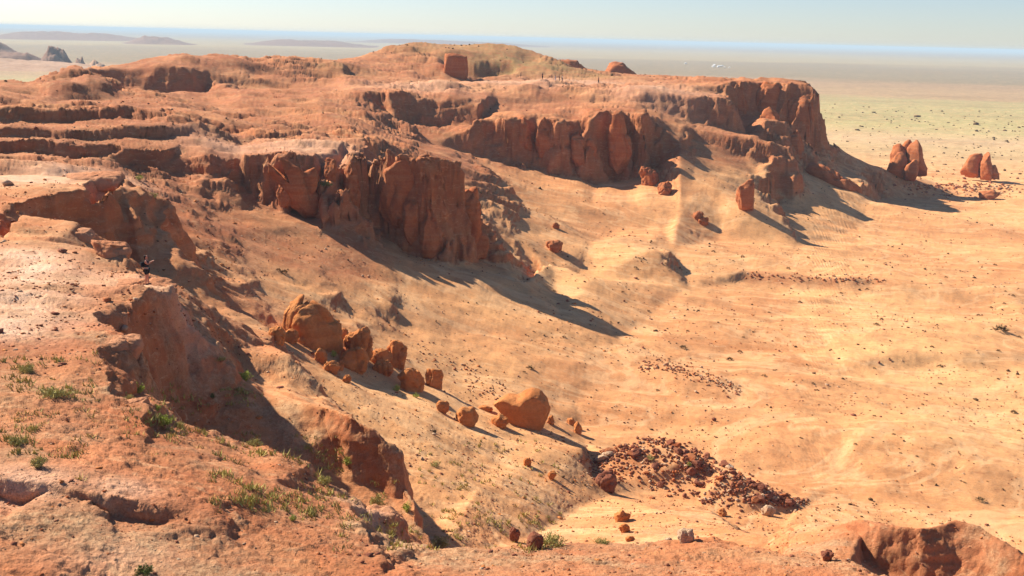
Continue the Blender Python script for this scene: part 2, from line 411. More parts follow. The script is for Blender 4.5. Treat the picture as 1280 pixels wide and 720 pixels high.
def normals(VX, VY, VZ):
    a = np.stack([np.gradient(VX, axis=0), np.gradient(VY, axis=0), np.gradient(VZ, axis=0)], -1)
    b = np.stack([np.gradient(VX, axis=1), np.gradient(VY, axis=1), np.gradient(VZ, axis=1)], -1)
    n = np.cross(a, b); n /= np.linalg.norm(n, axis=-1, keepdims=True)+1e-12
    n[n[..., 2] < 0] *= -1
    return n
N = normals(VX, VY, VZ)
steep = sst(.92, .6, N[..., 2])
lay = fb3(VX/5, VY/5, VZ/.55, 3, 71)           # thin beds, horizontal
lump = fb3(VX/2.6, VY/2.6, VZ/2.6, 4, 81, .55)
disp = steep*((.22+.16*sst(100, 160, VR))*lay*np.clip(VR/120, .5, 1.3) + .55*lump*np.clip(VR/150, .5, 1.3))
gr2 = fb3(VX/1.6, VY/1.6, VZ/1.6, 3, 91, .6)
nr = sst(125, 60, VR)
clod = 1-2*np.abs(fb3(VX/1.3+VY/2.5, VY/.6, VZ/.35, 3, 95, .6)); clod2 = fb3(VX/.34, VY/.22, VZ/.18, 2, 97, .6)
patch = .35+.65*sst(-.15, .25, fb2(VX/6, VY/4, 3, 99))
chip = np.maximum(0, fb3(VX/.16, VY/.16, VZ/.16, 2, 121, .6)-.15)
disp += nr*patch*(.06*clod + .05*clod2) + sst(70, 40, VR)*.05*chip*sst(20, 28, VR)*sst(20, 30, VR)
disp += (1-steep)*.05*gr2*np.clip(VR/60, .6, 1.3)
VX = VX + disp*N[..., 0]; VY = VY + disp*N[..., 1]; VZ = VZ + disp*N[..., 2]
N = normals(VX, VY, VZ)
print('mesh arrays', round(time.time()-T0, 1))

def grid_mesh(name, VX, VY, VZ, attrs=None):
    a, b = VX.shape; nv = a*b
    me = bpy.data.meshes.new(name); me.vertices.add(nv)
    me.vertices.foreach_set('co', np.stack([VX, VY, VZ], -1).reshape(-1).astype(np.float32))
    idx = np.arange(nv, dtype=np.int32).reshape(a, b)
    qd = np.stack([idx[:-1, :-1], idx[1:, :-1], idx[1:, 1:], idx[:-1, 1:]], -1).reshape(-1, 4)
    nf = len(qd); me.loops.add(nf*4); me.polygons.add(nf)
    me.loops.foreach_set('vertex_index', qd.reshape(-1))
    me.polygons.foreach_set('loop_start', np.arange(nf, dtype=np.int32)*4)
    me.polygons.foreach_set('use_smooth', np.ones(nf, bool))
    me.update(calc_edges=True)
    for k, v in (attrs or {}).items():
        at = me.attributes.new(k, 'FLOAT', 'POINT'); at.data.foreach_set('value', v.reshape(-1).astype(np.float32))
    return me

# ground by place: its materials, and shade painted in through deep
def blob(u, v, rad, ecc=1.0, ang=0.0):
    p, r = hit(u, v); dx = VX-p[0]; dy = VY-p[1]; c, s = math.cos(ang), math.sin(ang)
    a = (dx*c+dy*s)/rad; b = (-dx*s+dy*c)/(rad/ecc)
    return np.exp(-(a*a+b*b))
nz = N[..., 2]
wob = fb2(VX/18, VY/18, 4, 101); wob2 = fb2(VX/5, VY/5, 3, 111)
top = sst(-36, -27, VZ + 3*wob)
rock = np.clip((.52+.35*wob)*top + sst(.86, .68, nz + .06*wob2)*.9, 0, 1)
rock = np.clip(rock + .25*sst(75, 40, VR) + .42*top*sst(120, 150, VR), 0, 1)
deep = np.clip((.75+.5*wob)*top*sst(125, 165, VR), 0, 1)*.85  # darker red painted over the upper plateau for its shaded slopes
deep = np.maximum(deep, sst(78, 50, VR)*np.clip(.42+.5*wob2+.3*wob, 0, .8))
rock = np.clip(rock + .3*sst(75, 50, VR), 0, 1)
pale = np.zeros_like(VX); green = np.zeros_like(VX)
for (u, v, rad, k) in [(20, 395, 3.0, .8), (35, 370, 3, .8), (45, 345, 3.2, .7), (30, 320, 3.5, .6), (10, 410, 2.5, .7), (30, 225, 6, .8), (80, 220, 6, .6), (130, 220, 5, .6),
                       (100, 350, 4, .5), (190, 355, 3, .6), (380, 183, 10, .5), (290, 185, 8, .4), (640, 102, 22, .5), (730, 104, 22, .5), (520, 105, 18, .4), (820, 108, 16, .5),
                       (30, 597, 1.5, .6), (150, 610, 1.0, .5), (230, 225, 5, .0), (460, 642, 1.5, .5), (150, 700, 1.5, .3)]:
    pale = np.maximum(pale, k*blob(u, v, rad))
for (u, v, rad, k) in [(640, 75, 26, .9), (690, 82, 24, .9), (730, 92, 18, .8), (560, 56, 34, .7), (610, 56, 30, .8), (220, 100, 0.1, 0), (425, 82, 12, .5)]:
    green = np.maximum(green, k*blob(u, v, rad))
plain = sst(430, 640, VR)*sst(-44, -47, VZ)
flat = pale*1.0
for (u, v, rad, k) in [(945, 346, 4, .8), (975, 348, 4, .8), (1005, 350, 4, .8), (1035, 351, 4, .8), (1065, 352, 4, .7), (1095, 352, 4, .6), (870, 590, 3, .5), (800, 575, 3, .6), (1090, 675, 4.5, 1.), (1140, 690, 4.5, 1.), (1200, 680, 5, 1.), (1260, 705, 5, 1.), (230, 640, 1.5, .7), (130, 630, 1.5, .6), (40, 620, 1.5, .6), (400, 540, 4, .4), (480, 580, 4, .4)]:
    b_ = k*blob(u, v, rad); deep = np.maximum(deep, b_); rock = np.maximum(rock, b_)  # paints shade on mound, scarp and bluff faces; bank and rubble are dark stone
gravel = np.zeros_like(VX)
for (u, v, rad, k) in [(60, 660, 2.2, .9), (150, 680, 2.2, .9), (20, 650, 2, .8), (230, 690, 2, .6), (40, 560, 3, .7), (110, 570, 3, .6), (620, 700, 3, .5), (860, 690, 4, .6), (1000, 705, 3, .6), (500, 700, 2, .5), (370, 590, 2.5, .5), (20, 480, 4, .4)]:
    gravel = np.maximum(gravel, k*blob(u, v, rad))
gravel = np.maximum(gravel, .75*sst(110, 60, VR)*sst(-.05, .3, fb2(VX/7, VY/4, 4, 131)))
gravel *= sst(-.4, .2, wob2)
for (u, v, rad, k) in [(8, 402, 2.2, 1.), (25, 385, 2.2, 1.), (33, 368, 2.2, 1.), (40, 352, 2.4, 1.), (42, 336, 2.4, 1.), (34, 320, 2.6, .9), (0, 412, 2.2, 1.)]:
    pale = np.maximum(pale, k*blob(u, v, rad))
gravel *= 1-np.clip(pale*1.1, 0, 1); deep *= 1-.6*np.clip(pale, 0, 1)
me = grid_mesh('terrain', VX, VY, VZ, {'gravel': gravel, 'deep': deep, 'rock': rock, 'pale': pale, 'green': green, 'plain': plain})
terrain = bpy.data.objects.new('terrain', me); col.objects.link(terrain); terrain['kind'] = 'structure'

# ------------------------------------------------------------------ materials
def newmat(name):
    m = bpy.data.materials.new(name); m.use_nodes = True; nt = m.node_tree
    for n in list(nt.nodes): nt.nodes.remove(n)
    o = nt.nodes.new('ShaderNodeOutputMaterial'); b = nt.nodes.new('ShaderNodeBsdfPrincipled')
    b.inputs['Roughness'].default_value = .95; b.inputs['Specular IOR Level'].default_value = .12
    nt.links.new(b.outputs[0], o.inputs[0]); return m, nt, b
class NT_:
    def __init__(s, nt): s.nt = nt
    def n(s, t, **k):
        x = s.nt.nodes.new(t)
        for a, v in k.items(): setattr(x, a, v)
        return x
    def l(s, a, b): s.nt.links.new(a, b)
    def noise(s, vec, scale, det=4, rough=.55, dist=0.0):
        x = s.n('ShaderNodeTexNoise'); x.inputs['Scale'].default_value = scale; x.inputs['Detail'].default_value = det
        x.inputs['Roughness'].default_value = rough; x.inputs['Distortion'].default_value = dist; s.l(vec, x.inputs['Vector']); return x.outputs[0]
    def ramp(s, f, stops):
        x = s.n('ShaderNodeValToRGB'); e = x.color_ramp.elements
        while len(e) < len(stops): e.new(.5)
        for i, (p, c) in enumerate(stops):
            e[i].position = p; e[i].color = (c if isinstance(c, tuple) else (c, c, c)) + (1,)
        s.l(f, x.inputs[0]); return x.outputs[0]
    def mix(s, f, a, b, mode='MIX'):
        x = s.n('ShaderNodeMix', data_type='RGBA', blend_type=mode)
        for sock, v in ((x.inputs[0], f), (x.inputs[6], a), (x.inputs[7], b)):
            if isinstance(v, (int, float)): sock.default_value = v
            elif isinstance(v, tuple): sock.default_value = v+(1,) if len(v) == 3 else v
            else: s.l(v, sock)
        return x.outputs[2]
    def math(s, op, a, b=None, clamp=False):
        x = s.n('ShaderNodeMath', operation=op, use_clamp=clamp)
        for i, v in enumerate((a, b)):
            if v is None: continue
            if isinstance(v, (int, float)): x.inputs[i].default_value = v
            else: s.l(v, x.inputs[i])
        return x.outputs[0]
    def attr(s, name):
        x = s.n('ShaderNodeAttribute'); x.attribute_name = name; return x.outputs['Fac']
    def mapv(s, vec, scale):
        x = s.n('ShaderNodeMapping'); x.inputs['Scale'].default_value = scale; s.l(vec, x.inputs[0]); return x.outputs[0]
    def geo(s): return s.n('ShaderNodeNewGeometry').outputs['Position']

SAND = (.78, .37, .155); SAND2 = (.60, .245, .092); RED = (.54, .175, .06); RED2 = (.38, .105, .04); PALE = (.88, .60, .41)
GREEN = (.36, .29, .13)
def ground_mat():
    m, nt, b = newmat('ground'); k = NT_(nt); pos = k.geo()
    big = k.noise(pos, .02, 5, .6); mid = k.noise(pos, .14, 5, .62, .6); fine = k.noise(pos, 1.3, 6, .7)
    streak = k.noise(k.mapv(pos, (.035, .16, .3)), 1.0, 5, .65, .8)
    sand = k.mix(k.ramp(streak, [(.36, 0.), (.64, 1.)]), SAND2, SAND)
    sand = k.mix(k.ramp(mid, [(.35, 0.), (.75, .55)]), sand, (.56, .26, .105))
    sand = k.mix(k.ramp(big, [(.40, 0.), (.62, .65)]), sand, (.86, .48, .2))
    red = k.mix(k.ramp(mid, [(.3, 0.), (.7, 1.)]), RED2, RED)
    beds = k.noise(k.mapv(pos, (.02, .02, .9)), 1.0, 3, .6, .3)
    red = k.mix(k.ramp(beds, [(.45, 0.), (.62, .5)]), red, (.56, .25, .12))
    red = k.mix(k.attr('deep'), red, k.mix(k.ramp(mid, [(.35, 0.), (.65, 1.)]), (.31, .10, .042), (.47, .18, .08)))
    c = k.mix(k.attr('rock'), sand, red)
    pl = k.math('MULTIPLY', k.attr('pale'), k.ramp(k.noise(pos, .5, 6, .7), [(.3, .65), (.6, 1.)]))
    c = k.mix(pl, c, PALE)
    gm = k.math('MULTIPLY', k.attr('green'), k.ramp(k.noise(pos, .25, 6, .7), [(.38, .25), (.55, 1.)]))
    c = k.mix(gm, c, (.27, .20, .075))
    xyz = k.n('ShaderNodeSeparateXYZ'); k.l(pos, xyz.inputs[0])
    d2 = k.math('SQRT', k.math('ADD', k.math('MULTIPLY', xyz.outputs[0], xyz.outputs[0]), k.math('MULTIPLY', xyz.outputs[1], xyz.outputs[1])))
    lg = k.math('MULTIPLY', k.math('SUBTRACT', k.math('LOGARITHM', d2, 10.0), 2.6), .5)
    pn_ = k.noise(k.mapv(pos, (.0008, .002, .002)), 1.0, 8, .66, .5)
    lg = k.math('ADD', lg, k.math('MULTIPLY', k.math('SUBTRACT', pn_, .5), .16))
    plc = k.ramp(lg, [(.02, (.58, .40, .20)), (.10, (.56, .41, .21)), (.13, (.62, .44, .25)), (.17, (.44, .41, .175)), (.27, (.42, .40, .18)), (.29, (.47, .33, .18)), (.34, (.40, .27, .16)), (.37, (.19, .19, .12)), (.48, (.22, .22, .15)), (.52, (.48, .42, .22)), (.62, (.50, .45, .24)), (.72, (.30, .27, .2))])
    pf = k.noise(k.mapv(pos, (.008, .014, .014)), 1.0, 8, .75)
    plc = k.mix(k.ramp(lg, [(.14, 0.), (.40, .42)]), plc, (.10, .13, .09))
    plc = k.mix(k.ramp(pf, [(.36, .4), (.52, 0.)]), plc, (.16, .14, .075))
    c = k.mix(k.attr('plain'), c, plc)
    # gravelly grey brown patches and crusts on the near ground
    gp = k.noise(pos, .22, 8, .72, .8)
    c = k.mix(k.ramp(gp, [(.48, 0.), (.64, .45)]), c, (.36, .19, .085))
    cr = k.noise(k.mapv(pos, (.5, .9, 2)), 1.0, 8, .78, 1.0)
    c = k.mix(k.ramp(cr, [(.54, 0.), (.66, .6)]), c, (.70, .42, .22))
    c = k.mix(k.ramp(cr, [(.34, .55), (.46, 0.)]), c, (.30, .10, .045))
    # fine speckle of grit
    sp = k.noise(pos, 5.5, 3, .6)
    c = k.mix(k.ramp(sp, [(.60, 0.), (.68, .35)]), c, (.2, .09, .045))
    c = k.mix(k.ramp(fine, [(.35, .14), (.65, 0.)]), c, (.34, .13, .055))
    gy = k.math('MULTIPLY', k.attr('gravel'), k.ramp(fine, [(.35, .35), (.6, .9)])); c = k.mix(gy, c, k.mix(k.ramp(sp, [(.4, 0.), (.6, 1.)]), (.26, .17, .09), (.50, .34, .19)))
    ch = k.noise(k.mapv(pos, (.03, .05, .02)), 1.0, 6, .6, 1.8)
    chm = k.math('MULTIPLY', k.ramp(ch, [(.462, 0.), (.49, .35), (.505, .35), (.53, 0.)]), k.math('SUBTRACT', 1.0, k.attr('rock'), True))
    c = k.mix(chm, c, (.88, .55, .28))
    ch2 = k.noise(k.mapv(pos, (.05, .13, .05)), 1.0, 8, .7, 1.0)
    c = k.mix(k.ramp(ch2, [(.30, .5), (.44, 0.)]), c, (.50, .215, .085))
    mic = k.noise(pos, 14.0, 3, .7); c = k.mix(k.ramp(mic, [(.36, .45), (.5, 0.)]), c, (.26, .11, .05))
    k.l(c, b.inputs['Base Color'])
    bump = k.n('ShaderNodeBump'); bump.inputs['Distance'].default_value = .2
    k.l(k.math('ADD', k.math('MULTIPLY', k.attr('rock'), .55), .45), bump.inputs['Strength'])
    hh = k.math('ADD', k.math('ADD', k.math('MULTIPLY', fine, .6), k.math('MULTIPLY', k.noise(pos, 4.5, 4, .7), .35)), k.math('MULTIPLY', mic, .12))
    k.l(hh, bump.inputs['Height']); k.l(bump.outputs[0], b.inputs['Normal'])
    return m
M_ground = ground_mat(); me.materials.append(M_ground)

def rock_mat(name, c1, c2, c3, sc=1.0):
    m, nt, b = newmat(name); k = NT_(nt); pos = k.geo()
    a = k.noise(pos, .45*sc, 6, .65, .5); f = k.noise(pos, 3.2*sc, 6, .72)
    beds = k.noise(k.mapv(pos, (.08, .08, 1.6*sc)), 1.0, 4, .6, .3)
    c = k.mix(k.ramp(a, [(.33, 0.), (.68, 1.)]), c1, c2)
    c = k.mix(k.ramp(beds, [(.42, 0.), (.66, .6)]), c, c3)
    c = k.mix(k.ramp(f, [(.32, .4), (.6, 0.)]), c, tuple(x*.5 for x in c1))
    k.l(c, b.inputs['Base Color'])
    bu = k.n('ShaderNodeBump'); bu.inputs['Strength'].default_value = .8; bu.inputs['Distance'].default_value = .22
    k.l(k.math('ADD', f, k.math('MULTIPLY', k.noise(pos, 11*sc, 4, .7), .4)), bu.inputs['Height']); k.l(bu.outputs[0], b.inputs['Normal'])
    return m
M_rock = rock_mat('red_sandstone', RED2, RED, (.52, .22, .10))
M_boulder = rock_mat('orange_sandstone', (.50, .165, .05), (.62, .23, .07), (.64, .28, .10))
M_dark = rock_mat('dark_red_stone', (.26, .085, .05), (.34, .12, .065), (.44, .19, .11), 2)
M_pale = rock_mat('pale_stone', (.55, .34, .2), (.66, .43, .27), (.7, .5, .34), 2)
M_ledge = rock_mat('ledge_sandstone', (.52, .20, .09), (.62, .27, .13), (.68, .35, .19))
def flatmat(name, c, rough=.9, var=.25, sc=8):
    m, nt, b = newmat(name); k = NT_(nt)
    n = k.noise(k.geo(), sc, 3, .6)
    k.l(k.mix(k.ramp(n, [(.3, 0.), (.7, 1.)]), tuple(x*(1-var) for x in c), tuple(min(1, x*(1+var)) for x in c)), b.inputs['Base Color'])
    b.inputs['Roughness'].default_value = rough; return m

def tag(o, label, cat, group=None):
    o['label'] = label; o['category'] = cat
    if group: o['group'] = group
    return o
_ico = {}
def ico(n):
    if n not in _ico:
        bm = bmesh.new(); bmesh.ops.create_icosphere(bm, subdivisions=n, radius=1)
        v = np.array([x.co[:] for x in bm.verts]); f = np.array([[y.index for y in x.verts] for x in bm.faces]); bm.free(); _ico[n] = (v, f)
    return _ico[n]
def mk(name, V, Fc, mat, loc, smooth=True, parent=None):
    me = bpy.data.meshes.new(name); me.from_pydata([tuple(p) for p in V], [], [tuple(int(i) for i in f) for f in Fc])
    me.polygons.foreach_set('use_smooth', [smooth]*len(me.polygons)); me.materials.append(mat); me.update()
    o = bpy.data.objects.new(name, me); col.objects.link(o); o.location = loc
    if parent: o.parent = parent
    return o
def crop(x0, y0, k, *pts): return [(x0+x/k, y0+y/k) for x, y in pts]
def oval(u0, v0, u1, v1, seed=0, n=14):
    rs = np.random.RandomState(seed+int(u0*7+v0)); o = []
    for i in range(n):
        a = 2*math.pi*i/n + rs.uniform(-.12, .12); r_ = rs.uniform(.86, 1.06)
        o.append(((u0+u1)/2+(u1-u0)/2*r_*math.cos(a), (v0+v1)/2+(v1-v0)/2*r_*math.sin(a)))
    return o
def solid(outline, r, depth, n=5, box=.62, seed=0, rough=1.0, sink=0.0, facets=7, vert=1.0):
    """a rock that has the traced outline as its profile, its own depth, and a weathered skin; metres, about the point c"""
    P3 = []
    uc = sum(p[0] for p in outline)/len(outline); vc = sum(p[1] for p in outline)/len(outline)
    th, t = thslope(uc, vc); c = np.array([r*math.sin(th), r*math.cos(th), r*t])
    e = np.array([math.cos(th), -math.sin(th), 0]); f = np.array([math.sin(th), math.cos(th), 0])
    ab = []
    for (u, v) in outline:
        d = ray(u, v); k = r/(d @ f); p = d*k; ab.append(((p-c) @ e, p[2]-c[2]))
    ab = np.array(ab)
    hh_ = ab[:, 1].max()-ab[:, 1].min(); ab[:, 1] -= sink*hh_*(ab[:, 1] < np.percentile(ab[:, 1], 30))
    cen = (ab.max(0)+ab.min(0))/2; ab -= cen; c = c + e*cen[0] + np.array([0, 0, cen[1]])
    ang = np.arctan2(ab[:, 1], ab[:, 0]); o = np.argsort(ang); ang = ang[o]; ab = ab[o]
    # radius of the polygon along each direction
    phis = np.linspace(-math.pi, math.pi, 361); rho = np.zeros(361)
    m = len(ab)
    for i in range(361):
        dx, dy = math.cos(phis[i]), math.sin(phis[i]); best = 0
        for k in range(m):
            a, b = ab[k], ab[(k+1) % m]; ex = b-a; den = dx*ex[1]-dy*ex[0]
            if abs(den) < 1e-9: continue
            tt_ = (a[0]*ex[1]-a[1]*ex[0])/den; s_ = (a[0]*dy-a[1]*dx)/den
            if tt_ > 0 and -1e-6 <= s_ <= 1+1e-6: best = max(best, tt_)
        rho[i] = best
    rho = np.maximum(rho, .05*rho.max())
    k_ = np.array([1, 2, 3, 2, 1.])/9; rho = np.convolve(np.concatenate([rho[-3:-1], rho, rho[1:3]]), k_, 'valid')
    v, fc = ico(n); ph = np.arctan2(v[:, 2], v[:, 0]); mm = np.sqrt(np.clip(1-v[:, 1]**2, 0, 1))
    rp = np.interp(ph, phis, rho); sc = mm**box
    lx = rp*sc*np.cos(ph); lz = rp*sc*np.sin(ph); ly = np.sign(v[:, 1])*np.abs(v[:, 1])**.75*depth/2
    # deeper at the base than at the top
    hgt = (lz-lz.min())/max(1e-3, lz.max()-lz.min()); ly *= 1.15-.45*hgt
    W = lx[:, None]*e + ly[:, None]*f; W[:, 2] += lz
    size = min(ab[:, 0].max()-ab[:, 0].min(), ab[:, 1].max()-ab[:, 1].min())
    r9 = np.random.RandomState(abs(seed+int(outline[0][0]*3)))
    ext = np.array([np.abs(W @ e).max(), depth/2, np.abs(W[:, 2]).max()])
    for _ in range(facets):
        dl = r9.normal(size=3); dl[1] -= .5; dl /= np.linalg.norm(dl)
        dw = dl[0]*e + dl[1]*f + np.array([0, 0, dl[2]])*.7; dw /= np.linalg.norm(dw)
        pr = W @ dw; kk = pr.max()*r9.uniform(.70, .9); W = W - (np.maximum(0, pr-kk)*.92)[:, None]*dw
    Q_ = W + c
    nrm = W/(np.linalg.norm(W, axis=1)[:, None]+1e-6)
    s1 = size*.45
    d = .07*size*fb3(Q_[:, 0]/s1, Q_[:, 1]/s1, Q_[:, 2]/s1/vert, 5, 200+seed, .55)
    d -= .07*size*np.maximum(0, 1-9*np.abs(pn3(Q_[:, 0]/(s1*1.3), Q_[:, 1]/(s1*1.3), Q_[:, 2]/(s1*3.2), 230+seed)))   # cracks
    d += .018*size*pn3(Q_[:, 0]/size, Q_[:, 1]/size, Q_[:, 2]/(size*.08), 240+seed)
    W += nrm*(d*rough)[:, None]
    return W, fc, c
def rock(name, label, cat, outlines, r=None, emb=.25, grow=1.0, depth=None, mat=None, n=5, box=.62, group=None, sink=.22, rough=1.0, dr=None, seed=0, smooth=True, facets=7, vert=1.0):
    if not isinstance(outlines[0], list): outlines = [outlines]
    if r is None:
        o = outlines[0]; b = max(o, key=lambda p: p[1]); _, r = hit(sum(p[0] for p in o)/len(o), b[1])
    if grow != 1:
        outlines = [[(cu+(a-cu)*grow, bm_+(b-bm_)*(1+(grow-1)*.2)) for a, b in o] for o in outlines for cu, bm_ in [((min(p[0] for p in o)+max(p[0] for p in o))/2, max(p[1] for p in o))]]
    Vs = []; Fs = []; nv = 0; c0 = None
    for i, o in enumerate(outlines):
        w = (max(p[0] for p in o)-min(p[0] for p in o))*r/F
        dp = w*.9 if depth is None else (depth[i] if isinstance(depth, (list, tuple)) else depth)
        ri = r + (dr[i] if dr else 0)
        V, fc, c = solid(o, ri + dp*emb, dp, n, box, seed+i, rough, sink, facets, vert)
        if c0 is None: c0 = c
        Vs.append(V + (c-c0)); Fs.append(fc+nv); nv += len(V)
    ob = mk(name, np.concatenate(Vs), np.concatenate(Fs), mat or M_boulder, tuple(c0), smooth)
    return tag(ob, label, cat, group)

# --- named rocks of the boulder slope
C5 = lambda *p: crop(340, 360, 5.14, *p)
GB = 'boulders fallen on the slope'
_, rb = hit(400, 434)
rock('boulder', 'huge split orange boulder, the largest at the top of the fallen pile', 'boulder',
     [C5((125, 240), (135, 165), (190, 90), (250, 78), (290, 90), (340, 140), (400, 210), (436, 222), (440, 320), (390, 350), (290, 378), (215, 330)),
      C5((68, 215), (80, 165), (120, 105), (175, 55), (205, 47), (240, 75), (190, 120), (150, 200), (150, 265), (90, 258))], r=rb-.5, depth=[5.0, 3.6], dr=[0, 1.2], group=GB, grow=1.08, facets=5)
for i, (b, lab) in enumerate([
    ((80, 268, 165, 345), 'small square block wedged under the left end of the huge split boulder'),
    ((160, 298, 240, 358), 'low broken block beneath the middle of the huge split boulder'),
    ((-5, 238, 82, 345), 'rough block just left of the huge split boulder'),
    ((282, 388, 352, 470), 'small upright block below the huge split boulder beside a green tuft'),
    ((432, 258, 492, 350), 'narrow stone standing between the huge split boulder and the tall rounded one'),
    ((485, 252, 632, 470), 'tall rounded boulder leaning right, second highest of the pile'),
    ((460, 385, 598, 528), 'nearly round boulder sunlit on its left side, in front of the tall rounded one'),
    ((638, 385, 755, 495), 'squat round boulder with a sunlit cap, left of the pair at the pile centre'),
    ((745, 340, 848, 505), 'upright round boulder with a dark right side at the pile centre'),
    ((665, 463, 765, 550), 'small grey brown boulder in shade below the pair at the pile centre'),
    ((815, 515, 970, 650), 'broad domed boulder at the lower end of the pile'),
    ((985, 512, 1094, 630), 'domed boulder farthest right in the fallen pile'),
    ((342, 465, 425, 540), 'low brown stone on the open slope below the pile'),
    ((415, 468, 462, 515), 'little stone touching the round boulder on its left'),
    ((455, 558, 502, 602), 'little flat stone alone on the slope below the pile')]):
    o = C5((b[0], b[1]), (b[2], b[3])); rock('boulder', lab, 'boulder', oval(o[0][0], o[0][1], o[1][0], o[1][1]+1.5, i), group=GB, grow=1.28, rough=1.5, box=.5, seed=i*3, n=4 if i in (0, 1, 3, 4, 12, 13, 14) else 5)
C8 = lambda *p: crop(520, 470, 5.14, *p)
rock('boulder', 'big smooth orange boulder with a hooked left end and a long shadow on open sand', 'boulder',
     C8((482, 158), (505, 115), (575, 128), (650, 132), (700, 100), (745, 84), (800, 100), (848, 150), (870, 230), (852, 292), (800, 322), (700, 312), (610, 258), (540, 215)), depth=5.2, n=5, rough=.45, seed=3, sink=.12, group=GB)
for i, (b, lab) in enumerate([
    ((128, 160, 212, 232), 'lumpy brown boulder, left one of the two above the sandy slope'),
    ((258, 200, 402, 312), 'arched brown boulder left of the big smooth orange boulder'),
    ((488, 254, 602, 326), 'low orange rock tucked under the hooked end of the big smooth boulder'),
    ((968, 270, 1022, 312), 'small rounded stone right of the big smooth boulder'),
    ((1013, 298, 1067, 366), 'small pointed stone casting a shadow, right of the big smooth boulder'),
    ((398, 190, 492, 220), 'flat slab lying left of the big smooth boulder'),
    ((845, 255, 888, 305), 'small stone leaning on the right foot of the big smooth boulder'),
    ((690, 525, 740, 575), 'brown stone on the stony slope below the big smooth boulder'),
    ((850, 610, 900, 665), 'dark brown stone lowest on the stony slope below the big smooth boulder')]):
    o = C8((b[0], b[1]), (b[2], b[3])); rock('boulder', lab, 'boulder', oval(o[0][0], o[0][1], o[1][0], o[1][1]+1, i), group=GB, grow=1.15, rough=1.5, box=.5, seed=i*5, n=4, sink=.15)
C7 = lambda *p: crop(720, 520, 4.267, *p)
for i, (b, lab, m) in enumerate([
    ((100, 298, 230, 400), 'dark angular boulder alone beside the left end of the rubble mound', M_dark),
    ((195, 503, 292, 562), 'brown boulder with a dark shadow below the rubble mound', M_boulder),
    ((228, 572, 290, 618), 'smaller pale brown stone just below the brown boulder with the dark shadow', M_boulder),
    ((755, 485, 806, 531), 'small round stone right below the rubble mound', M_boulder),
    ((985, 474, 1060, 534), 'pale pinkish stone with a shadow at the right end of the rubble mound', M_pale),
    ((530, 598, 640, 668), 'pale sunlit block lying along the near ridge', M_pale),
    ((262, 640, 312, 668), 'small red stone on the edge of the near ridge', M_boulder)]):
    o = C7((b[0], b[1]), (b[2], b[3])); rock('boulder', lab, 'boulder', oval(o[0][0], o[0][1], o[1][0], o[1][1]+1, i), mat=m, seed=i*7, n=4, sink=.15, rough=1.8, box=.75, group='loose boulders around the rubble mound')
for i, (b, lab) in enumerate([
    ((658, 666, 681, 688), 'dark blocky stone on the lip of the near ridge, right one of two'),
    ((636, 657, 650, 678), 'dark narrow stone on the lip of the near ridge, left one of two'),
    ((1026, 686, 1043, 701), 'dark red stone on the near ridge beside the shaded red mound'),
    ((866, 263, 880, 276), 'dark stone above its twin on the sand under the far cliffs'),
    ((872, 270, 887, 281), 'low wedge stone under the far cliffs, lower one of two'),
    ((1220, 238, 1250, 249), 'dark low slab on the sand in front of the right rock spires'),
    ((680, 300, 704, 315), 'rough stone lump on the sand right of the flat topped tower'),
    ((690, 278, 700, 286), 'small pale stone within the cliff shadow at the centre')]):
    rock('boulder', lab, 'boulder', oval(*b, i), seed=i*11, n=4, mat=M_dark if i < 3 else M_rock, rough=1.8, sink=.15, group='scattered single stones')

# --- free standing rocks and buttresses
C4 = lambda *p: crop(1090, 150, 6.547, *p)
_, ra = hit(1130, 222); ra = min(ra, 440)
rock('rock_spires', 'cluster of rounded red rock spires standing on the plain, the taller left one', 'rock formation',
     [C4((130, 440), (138, 330), (152, 245), (185, 152), (225, 162), (248, 212), (280, 250), (300, 340), (290, 445)),
      C4((112, 428), (140, 360), (210, 262), (250, 255), (285, 320), (300, 390), (250, 450), (180, 450)),
      C4((240, 200), (280, 156), (315, 154), (330, 200), (320, 330), (250, 330)),
      C4((282, 250), (308, 195), (352, 148), (386, 180), (412, 240), (418, 320), (452, 390), (455, 440), (380, 455), (300, 440)),
      C4((255, 415), (272, 380), (330, 308), (372, 340), (388, 430), (350, 478), (260, 470))], r=ra, depth=[10, 8, 7, 12, 8], dr=[2, -4, 4, 1, -6], mat=M_rock, sink=.12, n=4)
_, rc = hit(1225, 222); rc = min(rc, 450)
rock('rock_spires', 'pointed rock spire beside a squat block, right end of the plain rocks', 'rock formation',
     [C4((722, 440), (738, 350), (800, 290), (850, 268), (900, 272), (912, 330), (900, 440)),
      C4((885, 460), (888, 360), (912, 285), (940, 238), (966, 268), (978, 340), (990, 470)),
      C4((955, 470), (972, 370), (1012, 368), (1036, 430), (1046, 475))], r=rc, depth=[9, 7, 6], dr=[2, -1, 1], mat=M_rock, sink=.12, n=4)
rock('rock_pillar', 'lone square topped rock pillar standing on sand below the far cliffs', 'rock formation',
     [[(921, 230), (926, 228), (929, 230), (933, 224), (942, 223), (943, 238), (942, 260), (933, 263), (924, 258), (920, 250)]], mat=M_rock, box=.4, depth=5, sink=.15, n=4)
C2 = lambda *p: crop(320, 40, 4, *p)
rock('rock_block', 'big square rock block jutting from the side of the green topped hill', 'rock formation',
     C2((928, 250), (938, 170), (946, 108), (1000, 110), (1055, 122), (1062, 220), (1030, 246), (980, 252)), r=396, depth=9, box=.22, mat=M_rock, sink=.2, n=5, rough=.5, facets=0)
C3 = lambda *p: crop(640, 40, 4, *p)
rock('rock_outcrop', 'dark red flat topped outcrop on the skyline right of the green topped hill', 'rock formation',
     C3((200, 215), (225, 140), (280, 139), (330, 142), (352, 168), (385, 192), (400, 215)), r=520, depth=14, box=.4, mat=M_rock, sink=.3, n=4)
